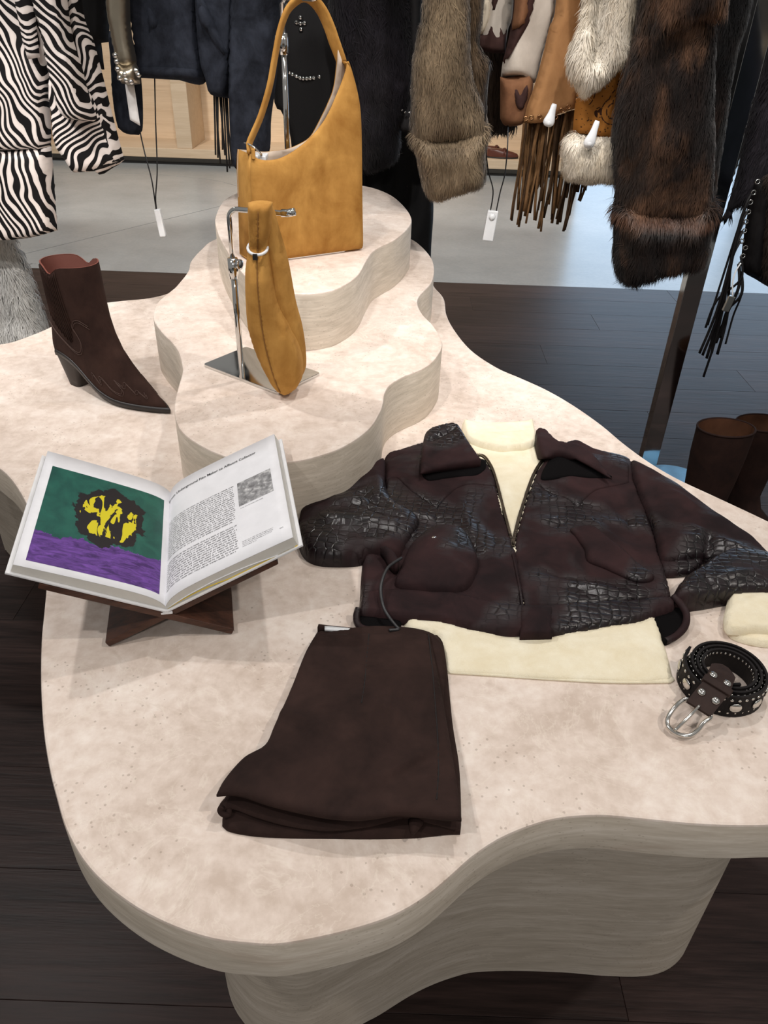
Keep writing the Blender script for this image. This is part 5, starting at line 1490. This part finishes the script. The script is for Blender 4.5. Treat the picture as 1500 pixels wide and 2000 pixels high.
# ---------------------------------------------------------------- taupe fur coat
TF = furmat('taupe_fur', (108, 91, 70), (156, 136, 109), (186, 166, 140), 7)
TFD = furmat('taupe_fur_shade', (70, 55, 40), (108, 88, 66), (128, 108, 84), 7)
g_ = garment('fur_coat', (870, 200), 2.3, 'taupe brown fur coat with a cuffed sleeve right of the tall bag', 'coat', G1)
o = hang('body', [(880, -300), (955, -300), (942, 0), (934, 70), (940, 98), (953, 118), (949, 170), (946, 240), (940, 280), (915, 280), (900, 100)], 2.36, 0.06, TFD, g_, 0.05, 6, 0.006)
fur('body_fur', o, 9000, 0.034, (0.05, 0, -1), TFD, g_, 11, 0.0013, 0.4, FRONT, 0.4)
o = hang('sleeve', [(842, -300), (920, -300), (914, 0), (916, 120), (930, 180), (946, 230), (944, 262), (900, 272), (860, 276), (818, 280), (806, 268), (807, 196), (810, 126), (822, 56), (830, 0)], 2.3, 0.075, TF, g_, 0.07, 5, 0.006, 7)
fur('sleeve_fur', o, 22000, 0.036, (0.1, 0, -1), TF, g_, 12, 0.0013, 0.42, FRONT, 0.45)
o = hang('cuff', [(809, 256), (860, 262), (900, 258), (945, 244), (946, 300), (943, 350), (914, 366), (878, 379), (845, 383), (832, 368), (822, 330), (814, 290)], 2.3, 0.075, TF, g_, 0.06, 7, 0.005, 7)
fur('cuff_fur', o, 14000, 0.034, (0.1, 0, -1), TF, g_, 13, 0.0013, 0.42, FRONT, 0.45)

# ---------------------------------------------------------------- dark coat glimpsed behind the patchwork jacket
g_ = garment('brown_fur_jacket', (965, 200), 2.6, 'dark brown furry jacket glimpsed behind the patchwork sleeve', 'jacket', G1)
DBF = furmat('umber_fur', (26, 18, 13), (58, 42, 30), (80, 60, 42), 8)
o = hang('body', [(930, -250), (1010, -250), (1012, 100), (1010, 240), (985, 256), (955, 262), (938, 262), (935, 120)], 2.6, 0.05, DBF, g_, 0.04, 3, 0.006)
fur('fur', o, 4000, 0.04, (0.05, 0, -1), DBF, g_, 14, 0.0014, 0.4, FRONT, 0.4)

# ---------------------------------------------------------------- patchwork suede jacket
PWH = suede('ivory_suede', (178, 168, 156), (206, 196, 184), 8, 200, 0.25)
PDK = suede('plum_brown_suede', (48, 32, 30), (72, 50, 46), 9, 200, 0.3)
PBR = suede('chestnut_suede', (98, 66, 46), (138, 98, 70), 10, 200, 0.3)
PCREAM = suede('bone_suede', (216, 200, 176), (232, 218, 196), 10, 200, 0.2)
g_ = garment('patchwork_jacket', (1010, 120), 2.4, 'ivory and brown patchwork suede jacket with a chestnut cuff', 'jacket', G1)
hang('body', [(938, -300), (1005, -300), (1003, 0), (992, 60), (986, 104, 1), (960, 102), (931, 96, 1), (936, 50), (944, 0)], 2.46, 0.04, PWH, g_, 0.03, 4, 0.005)
hang('dark_patch', [(931, 96, 1), (936, 66), (946, 64), (956, 40), (962, 36), (966, 60), (972, 70), (974, 48), (978, 46), (984, 66), (990, 56), (987, 104, 1), (960, 103)], 2.44, 0.03, PDK, g_, 0.015, 1, 0.001, 5, 0.006)
hang('bone_patch', [(946, 0), (956, 0), (958, 30), (950, 55), (940, 68), (936, 60), (940, 30)], 2.43, 0.022, PCREAM, g_, 0.012, 1, 0.001, 5, 0.006)
hang('dark_patch', [(958, -40), (980, -40), (972, 10), (962, 28), (958, 20)], 2.43, 0.022, PDK, g_, 0.012, 1, 0.001, 5, 0.006)
hang('sleeve', [(1010, -300), (1110, -300), (1086, 0), (1078, 42), (1058, 112), (1044, 162), (1010, 150), (978, 150, 1), (982, 120), (990, 90), (998, 50), (1003, 0)], 2.36, 0.045, PWH, g_, 0.035, 6, 0.008, 9, 0.01)
hang('dark_patch', [(1003, -60), (1052, -60), (1046, 6), (1036, 44), (1018, 80), (1000, 108), (986, 124), (982, 120), (990, 90), (998, 50), (1003, 0)], 2.345, 0.042, PDK, g_, 0.03, 6, 0.001, 9, 0.01)
hang('chestnut_patch', [(1010, -40), (1034, -40), (1034, 20), (1026, 48), (1010, 60), (1000, 58), (1004, 20)], 2.33, 0.04, PBR, g_, 0.025, 6, 0.001, 9, 0.01)
hang('cuff', [(977, 150, 1), (990, 152), (1010, 148), (1036, 140, 1), (1042, 165), (1034, 205), (1024, 240), (994, 247), (982, 242), (977, 232), (977, 190)], 2.345, 0.042, PBR, g_, 0.03, 3, 0.004, 9, 0.008)
hang('dark_patch', [(1003, 172), (1010, 172), (1016, 184), (1022, 170), (1030, 160), (1033, 180), (1026, 206), (1016, 218), (1006, 205)], 2.31, 0.014, PDK, g_, 0.008, 1, 0.0, 5, 0.006)

# ---------------------------------------------------------------- tan fringed jacket
TN = suede('camel_suede', (138, 98, 62), (172, 128, 86), 7, 220, 0.3)
FRM = suede('fringe_suede', (86, 62, 40), (126, 94, 62), 20, 200, 0.2)
FRD = suede('dark_fringe_suede', (44, 32, 22), (74, 54, 36), 20, 200, 0.2)
g_ = garment('fringed_jacket', (1080, 150), 2.28, 'camel suede jacket sleeve with eyelets and long brown fringe', 'jacket', G1)
cf = hang('sleeve', [(1100, -300), (1180, -300), (1160, 0), (1150, 60), (1138, 140), (1124, 212, 1), (1090, 223), (1055, 240), (1022, 241, 1), (1030, 205), (1042, 172), (1058, 116), (1072, 56), (1086, 0)], 2.28, 0.05, TN, g_, 0.045, 4, 0.004, 6, 0.01)
seamp = [at_y(x, y, 2.222) for x, y in ((1136, -60), (1134, 0), (1132, 60), (1124, 120))]
tube('seam', seamp, 0.0012, plain('dark_thread', (50, 30, 18), 0.8), g_, 5)
random.seed(11)
for i in range(34):
    x0 = 1024 + i * 2.95 + random.uniform(-1.2, 1.2)
    y0 = 240 - max(0, (x0 - 1050)) * 0.36
    y1 = random.uniform(410, 445) if i < 20 else random.uniform(360, 456)
    if random.random() < 0.2: y1 -= 50
    Yd = 2.275 + random.uniform(-0.014, 0.02)
    a = at_y(x0, y0, Yd); L = a[2] - at_y(x0, y1, Yd)[2]
    sw_ = random.uniform(-0.012, 0.008)
    path = [a + np.array([sw_ * t * t + 0.003 * math.sin(t * 5 + i), 0.004 * math.sin(t * 4 + i * 2), -L * t]) for t in np.linspace(0, 1, 7)]
    tube('fringe_strip', path, random.uniform(0.0028, 0.005), FRM if random.random() < 0.7 else FRD, cf, 6, 0.4)
EYE_M = chrome('bronze_eyelet', (150, 112, 78), 0.25)
def eyelet(parent, x, y, Y, r=0.005, mat=None):
    c = at_y(x, y, Y)
    tube('eyelet', [c + np.array([r * math.cos(a), 0, r * math.sin(a)]) for a in np.linspace(0, 6.2832, 13)], r * 0.36, mat or EYE_M, parent, 6)
for (x, y) in ((1027, 232), (1038, 230), (1054, 229), (1085, 229), (1097, 216), (1110, 209)):
    eyelet(cf, x, y, 2.226)

# ---------------------------------------------------------------- embroidered jacket with cream fur trim
def paisley():
    m, nt, b, tc = new_mat('embroidered_suede')
    base = ramp(nt, noise(nt, tc, 9, 4), [(0.3, lin((120, 74, 26))), (0.7, lin((164, 108, 46)))])
    vo = nd(nt, 'ShaderNodeTexVoronoi', {'Vector': mapping(nt, tc, (1, 0, 1)), 'Scale': 13.0, 'Randomness': 0.8}, feature='F1').outputs[0]
    rings_ = math_n(nt, 'LESS_THAN', math_n(nt, 'FRACT', math_n(nt, 'MULTIPLY', vo, 7.0)), 0.24)
    near_ = math_n(nt, 'LESS_THAN', vo, 0.52)
    dots = nd(nt, 'ShaderNodeTexVoronoi', {'Vector': mapping(nt, tc, (1, 0, 1)), 'Scale': 120.0}).outputs[0]
    k = math_n(nt, 'MAXIMUM', math_n(nt, 'MULTIPLY', math_n(nt, 'MULTIPLY', rings_, near_), math_n(nt, 'LESS_THAN', dots, 0.62)), math_n(nt, 'MULTIPLY', math_n(nt, 'LESS_THAN', dots, 0.22), math_n(nt, 'GREATER_THAN', vo, 0.52)))
    setb(nt, b, col=mixc(nt, k, base, lin((52, 28, 14))), rough=0.85, spec=0.2, normal=bump(nt, k, 0.4, 0.0012))
    return m
CF = furmat('cream_fur', (230, 216, 192), (248, 240, 226), (252, 249, 243), 8, dk=0.72)
g_ = garment('embroidered_jacket', (1165, 220), 2.2, 'tan embroidered jacket trimmed with cream fur, next to the dark brown fur coat', 'jacket', G1, (1190, -280))
hang('sleeve', [(1150, -200), (1230, -200), (1228, 0), (1262, 130), (1240, 238), (1197, 272, 1), (1160, 268), (1118, 262, 1), (1122, 215), (1128, 165), (1140, 60)], 2.22, 0.045, paisley(), g_, 0.04, 4, 0.003, 6, 0.01)
o = hang('fur_trim', [(1146, -300), (1250, -300), (1247, 0), (1241, 42), (1230, 104), (1206, 130), (1172, 162), (1143, 180), (1126, 162), (1112, 134), (1115, 98), (1131, 56), (1142, 0)], 2.16, 0.05, CF, g_, 0.04, 3, 0.003, 5, 0.01, extra=lambda u, v: -0.05 * ridge(u, v, (at_y(1196, -220, 2.16)[0], at_y(1196, -220, 2.16)[2]), (at_y(1158, 125, 2.16)[0], at_y(1158, 125, 2.16)[2]), 0.02))
fur('trim_fur', o, 15000, 0.034, (0.0, 0, -1), CF, g_, 21, 0.0012, 0.5, FRONT, 0.5)
o = hang('fur_cuff', [(1118, 262), (1160, 268), (1199, 270), (1203, 310), (1200, 345), (1173, 350), (1139, 351), (1104, 338), (1101, 300), (1104, 278)], 2.2, 0.06, CF, g_, 0.045, 7, 0.004, 6, 0.01)
fur('cuff_fur', o, 11000, 0.03, (0.0, 0, -1), CF, g_, 22, 0.0012, 0.5, FRONT, 0.5)
random.seed(5)
for i in range(15):
    x0 = 1108 + i * 3.5
    y1 = random.uniform(385, 455) if i < 8 else random.uniform(368, 398)
    a = at_y(x0, 335, 2.23); L = a[2] - at_y(x0, y1, 2.23)[2]
    path = [a + np.array([-0.008 * t + 0.002 * math.sin(t * 5 + i), 0.012 * math.sin(i), -L * t]) for t in np.linspace(0, 1, 5)]
    tube('fringe_strip', path, random.uniform(0.003, 0.0046), FRD, g_, 5, 0.5)

# ---------------------------------------------------------------- black coat between the fur and the post
g_ = garment('black_coat', (1420, 200), 2.56, 'black cloth coat hanging between the dark brown fur and the chrome post', 'coat', G1)
hang('body', [(1330, -300), (1560, -300), (1535, 0), (1500, 130), (1470, 230), (1440, 320), (1408, 400), (1380, 410), (1350, 300), (1340, 0)], 2.56, 0.04, BLKC, g_, 0.03, 3, 0.006)

# ---------------------------------------------------------------- dark brown fur coat
def sable():
    m, nt, b, tc = new_mat('sable_fur')
    n1 = noise(nt, mapping(nt, tc, (1, 1, 0.55)), 6, 4, 0.6, 0.4)
    sep = nd(nt, 'ShaderNodeSeparateXYZ', {0: tc})
    ls = noise(nt, mapping(nt, tc, (1, 1, 0.2)), 160, 2, 0.6)
    c = ramp(nt, n1, [(0.36, lin((12, 10, 11))), (0.50, lin((38, 26, 21))), (0.66, lin((112, 80, 58)))])
    zb = at_y(1290, 424, 2.1)[2]
    band = math_n(nt, 'SUBTRACT', 1.0, math_n(nt, 'MULTIPLY', math_n(nt, 'ABSOLUTE', math_n(nt, 'SUBTRACT', sep.outputs[2], zb)), 45.0))
    band = math_n(nt, 'MAXIMUM', band, 0.0)
    c = mixc(nt, math_n(nt, 'MULTIPLY', band, 0.75), c, lin((98, 66, 48)))
    c = mixc(nt, 0.6, c, ramp(nt, ls, [(0.3, (0.35, 0.35, 0.35, 1)), (0.7, (1.25, 1.25, 1.25, 1))]), 'MULTIPLY')
    setb(nt, b, col=c, rough=0.5, spec=0.35, sheen=0.1)
    return m
SB = sable()
g_ = garment('fur_coat', (1290, 300), 2.1, 'dark brown fur coat with a banded cuff in front of the chrome post', 'coat', G1)
o = hang('body', [(1330, -300), (1480, -300), (1462, 0), (1440, 80), (1424, 160), (1412, 260), (1398, 330), (1385, 400), (1360, 400), (1340, 200), (1335, 0)], 2.16, 0.06, SB, g_, 0.05, 6, 0.008)
fur('body_fur', o, 13000, 0.036, (-0.05, 0, -1), SB, g_, 31, 0.0013, 0.4, FRONT, 0.4)
o = hang('sleeve', [(1255, -300), (1400, -300), (1390, 0), (1388, 150), (1388, 300), (1378, 415), (1330, 432), (1260, 432), (1209, 424), (1202, 336), (1199, 252), (1213, 168), (1236, 90), (1250, 0)], 2.1, 0.085, SB, g_, 0.08, 4, 0.012, 6)
fur('sleeve_fur', o, 32000, 0.04, (-0.05, 0, -1), SB, g_, 32, 0.0013, 0.42, FRONT, 0.45)
o = hang('cuff', [(1207, 392), (1260, 398), (1330, 398), (1379, 388), (1377, 450), (1371, 490), (1352, 508), (1296, 522), (1242, 538), (1220, 536), (1205, 512), (1205, 450)], 2.1, 0.088, SB, g_, 0.05, 5, 0.008, 6)
fur('cuff_fur', o, 22000, 0.05, (-0.08, 0, -1), SB, g_, 33, 0.0013, 0.42, FRONT, 0.45)
o = hang('collar_flap', [(1290, -200), (1420, -200), (1418, 36, 1), (1400, 30), (1372, 26), (1352, 30), (1330, 48), (1300, 56), (1280, 58), (1290, 0)], 2.0, 0.03, SB, g_, 0.03, 2, 0.003)
fur('collar_fur', o, 5000, 0.035, (-0.05, 0, -1), SB, g_, 34, 0.0013, 0.4, FRONT, 0.4)

# ---------------------------------------------------------------- black laced jacket at the right edge
BLT = suede('black_leather', (13, 12, 13), (28, 26, 27), 12, 120, 0.2, 0.5)
g_ = garment('laced_jacket', (1480, 300), 2.02, 'black fur and leather jacket with eyelets and long lacing at the right edge', 'jacket', G1, (1560, -280))
o = hang('body', [(1520, -300), (1680, -300), (1680, 460), (1500, 430), (1450, 400), (1436, 405), (1414, 440), (1412, 428), (1424, 392), (1446, 308), (1460, 238), (1480, 168), (1500, 98), (1512, 0)], 2.1, 0.05, BF, g_, 0.05, 6, 0.006)
fur('fur', o, 9000, 0.03, (-0.05, 0, -1), BF, g_, 41, 0.0013, 0.4, lambda c, n: (n[:, 1] < 0.25) * (c[:, 0] < 1.5), 0.4)
cf = hang('laced_panel', [(1474, 352, 1), (1560, 340), (1640, 340), (1640, 600), (1540, 580), (1500, 560), (1475, 545), (1453, 532), (1446, 515, 1), (1456, 440)], 2.02, 0.04, BLT, g_, 0.03, 3, 0.004)
o = hang('fur_edge', [(1502, 340), (1640, 330), (1640, 640), (1560, 600), (1505, 556), (1488, 540), (1486, 480), (1494, 400)], 1.99, 0.05, DBF, g_, 0.04, 3, 0.004)
fur('edge_fur', o, 5000, 0.02, (-0.05, 0, -1), DBF, g_, 42, 0.0012, 0.5, lambda c, n: (n[:, 1] < 0.25) * (c[:, 0] < 1.35), 0.5)
EYS = [(1480, 355), (1472, 376), (1466, 395), (1462, 414), (1457, 433), (1454, 451), (1449, 471), (1456, 484), (1451, 500), (1447, 515)]
for (x, y) in EYS: eyelet(cf, x, y, 1.985, 0.0052, CHROME)
random.seed(9)
ends_ = [(1374, 635), (1358, 690), (1364, 694), (1366, 736), (1372, 700), (1378, 680), (1382, 690), (1393, 692), (1400, 660), (1409, 672), (1370, 640), (1390, 670)]
for i, (ex, ey) in enumerate(ends_):
    sx, sy = EYS[min(len(EYS) - 1, 1 + i * 8 // 11)]
    if i in (8, 9): sx, sy = 1452, 530
    a = at_y(sx - 4, sy, 1.985); b = at_y(ex + 8, ey, 1.99)
    m1 = at_y(sx - 22 if i < 8 else sx - 4, sy + 45, 1.97)
    m2 = a * 0.3 + b * 0.7 + np.array([random.uniform(-.01, .006), random.uniform(-.015, .015), 0.02])
    path = spline3([a, m1, m2, b], 6)
    tube('lace', path, random.uniform(0.0026, 0.0046), BLT, cf, 6, 0.45)

# ---------------------------------------------------------------- security tags
def wand(name_pts, Y, label, wid=0.011, th=0.006, mat=WHITE_PLASTIC, cords=(), knob=None):
    (x0, y0), (x1, y1) = name_pts
    a = at_y(x0, y0, Y); b = at_y(x1, y1, Y)
    t = thing('security_tag', tuple((a + b) / 2), label, 'security tag', 'white security tags')
    d = (b - a); L = np.linalg.norm(d); d /= L
    s = np.cross(d, NF); s /= np.linalg.norm(s)
    f = np.cross(s, d)
    box('case', (a + b) / 2, wid, L / 2, th, mat, t, ax=(s, d, f), bev=min(wid, th) * 0.45)
    if knob is not None:
        p = a * (1 - knob) + b * knob - (f if f[1] > 0 else -f) * th
        V, F = dome_geo(p, NF, wid * 0.62, 0.005, 14, 3)
        recalc(part('knob', V, F, WHITE_PLASTIC, t))
    for pts in cords:
        tube('cord', spline3([at_y(x, y, Y + dy) for x, y, dy in pts], 6), 0.0018, BLACK_CORD, t, 6)
    return t
wand(((307, 408), (319, 462)), 2.28, 'slim white security tag hanging on a cord below the navy jacket', 0.009, 0.007, cords=(((302, 150, .06), (304, 240, .04), (307, 330, .01), (304, 385, 0), (306, 410, 0)), ((273, 255, .06), (283, 300, .03), (296, 350, .01), (303, 395, 0), (305, 410, 0))))
wand(((963, 411), (952, 470)), 2.3, 'flat white security tag hanging on a cord right of the taupe fur', 0.0155, 0.006, knob=0.2, cords=(((957, 120, .03), (950, 200, -.02), (947, 260, -.02), (953, 330, 0), (963, 372, 0), (958, 411, 0)), ((992, 245, .03), (991, 290, 0), (986, 340, 0), (977, 375, 0), (969, 413, 0))))
def clip(x0, y0, x1, y1, Y, label):
    a = at_y(x0, y0, Y); b = at_y(x1, y1, Y)
    t = thing('security_tag', tuple((a + b) / 2), label, 'security tag', 'white security tags')
    path = [a * (1 - k) + b * k + NF * 0.004 * math.sin(k * 3) for k in np.linspace(0, 1, 9)]
    tube('case', path, [0.006, 0.0075, 0.008, 0.009, 0.0105, 0.0125, 0.0145, 0.0145, 0.009], WHITE_PLASTIC, t, 14, 0.6)
    V, F = dome_geo(b * 0.82 + a * 0.18 + NF * 0.008, NF, 0.008, 0.004, 14, 3)
    recalc(part('button', V, F, WHITE_PLASTIC, t))
    return t
clip(1083, 203, 1069, 246, 2.19, 'white clip-on security tag on the camel fringed sleeve')
clip(1167, 236, 1147, 288, 2.12, 'white clip-on security tag above the cream fur cuff')
t = wand(((1430, 578), (1416, 608)), 1.95, 'small pale security tag tied among the black laces at the right edge', 0.009, 0.004, STEEL, cords=())
tube('white_cord', spline3([at_y(x, y, 1.95) for x, y in ((1447, 514), (1437, 530), (1431, 552), (1431, 578))], 5), 0.0018, WHITE_PLASTIC, t, 6)

# ---------------------------------------------------------------- tall boots on the floor at the right
BSU = suede('bark_suede', (27, 17, 15), (46, 29, 24), 9, 240, 0.35)
BIN = suede('brown_lining', (62, 40, 28), (88, 57, 40), 8, 160, 0.2, 0.7)
def tall_boot(c, tilt, ztop, label, ang):
    t = thing('tall_boot', (c[0], c[1], 0.0), label, 'boot', 'pair of tall brown boots')
    ca, sa = math.cos(ang), math.sin(ang)
    fw = np.array([ca, sa, 0]); rt = np.array([-sa, ca, 0])
    def ring(z, rx, ry, off, n=36, slope=0.0):
        return [np.array([c[0], c[1], 0]) + fw * (off + rx * math.cos(a)) + rt * ry * math.sin(a) + np.array([0, 0, z + slope * math.cos(a)]) for a in [6.28318 * i / n for i in range(n)]]
    prof = [(0.055, 0.115, 0.040, 0.050), (0.075, 0.095, 0.042, 0.035), (0.10, 0.068, 0.044, 0.012), (0.14, 0.060, 0.050, 0.002), (0.20, 0.066, 0.058, 0.0), (0.27, 0.073, 0.066, 0.0), (0.34, 0.078, 0.072, 0.0), (ztop - 0.01, 0.080, 0.075, 0.0), (ztop, 0.080, 0.075, 0.0)]
    G = [ring(z, a, b, o_, slope=(0.012 if z > 0.3 else 0)) for z, a, b, o_ in prof]
    grid_part('shaft', G, BSU, t, closed_v=True, cap0=True)
    G = [ring(z, a - 0.004, b - 0.004, o_, slope=(0.012 if z > 0.3 else 0)) for z, a, b, o_ in prof[3:]]
    grid_part('lining', G, BIN, t, closed_v=True, cap0=True, label='warm brown leather lining')
    tube('top_binding', ring(ztop, 0.079, 0.074, 0, 36, 0.012) + [ring(ztop, 0.079, 0.074, 0, 36, 0.012)[0]], 0.003, BSU, t, 6)
    G = [ring(0.055, 0.116, 0.041, 0.050), ring(0.045, 0.117, 0.042, 0.050), ring(0.001, 0.05, 0.034, -0.01)]
    grid_part('sole', [ring(0.056, 0.116, 0.041, 0.050), ring(0.045, 0.117, 0.042, 0.050)], BLACKSOLE, t, closed_v=True, cap0=True, cap1=True)
    grid_part('heel', [ring(0.046, 0.030, 0.032, -0.03), ring(0.001, 0.026, 0.028, -0.028)], BLACKSOLE, t, closed_v=True, cap0=True, cap1=True)
    grid_part('toe_sole', [ring(0.046, 0.05, 0.036, 0.11), ring(0.001, 0.045, 0.032, 0.11)], BLACKSOLE, t, closed_v=True, cap0=True, cap1=True)
    return t
q1 = at_y(1418, 835, 2.0)
tall_boot((q1[0], 2.0), 0, q1[2], 'nearer tall brown suede boot standing on the dark floor at the right', -0.9)
q2 = at_y(1492, 826, 2.12)
tall_boot((q2[0], 2.12), 0, q2[2], 'further tall brown suede boot standing behind its pair at the right edge', -0.9)

# ---------------------------------------------------------------- loafers on the back shelf
LO = plain('oxblood_leather', (92, 48, 36), 0.35)
def loafer(tx, y0, z0, label, L=0.30):
    t = thing('loafer', (tx - L / 2, y0, z0), label, 'shoe', 'brown loafers')
    rows = []
    for (z, u0, u1, w) in ((0.008, 0.0, 1.0, 0.048), (0.02, -0.01, 1.01, 0.05), (0.04, 0.0, 0.96, 0.047), (0.055, 0.005, 0.82, 0.042), (0.068, 0.01, 0.62, 0.036), (0.078, 0.015, 0.50, 0.03)):
        rows.append([np.array([tx - L + (u0 + (u1 - u0) * (0.5 - 0.5 * math.cos(a))) * L, y0 + w * math.sin(a) * (1.0 if math.cos(a) > 0 else 1.0), z0 + z]) for a in [6.28318 * i / 28 for i in range(28)]])
    grid_part('upper', rows, LO, t, closed_v=True, cap0=True, cap1=True)
    so = [[np.array([p[0], p[1], z0 + z]) for p in rows[1]] for z in (0.0008, 0.012)]
    grid_part('sole', so, BLACKSOLE, t, closed_v=True, cap0=True, cap1=True)
    tube('strap', [np.array([tx - L * 0.48, y0 + 0.047 * math.cos(a), z0 + 0.03 + 0.055 * math.sin(a)]) for a in np.linspace(0, 3.1416, 10)], 0.008, LO, t, 6, 0.5)
    for s in (-1, 1):
        tube('tassel', [np.array([tx - L * 0.46, y0 + s * 0.012, z0 + 0.088]), np.array([tx - L * 0.40, y0 + s * 0.02 - 0.01, z0 + 0.072])], [0.004, 0.008], LO, t, 6)
    return t
lx = at_y(1012, 300, 8.05)[0]
loafer(lx, 8.02, 0.14, 'dark red-brown leather loafer on the back shelf, nearer the front')
loafer(lx - 0.06, 8.17, 0.14, 'dark red-brown leather loafer on the back shelf, half hidden behind its pair')
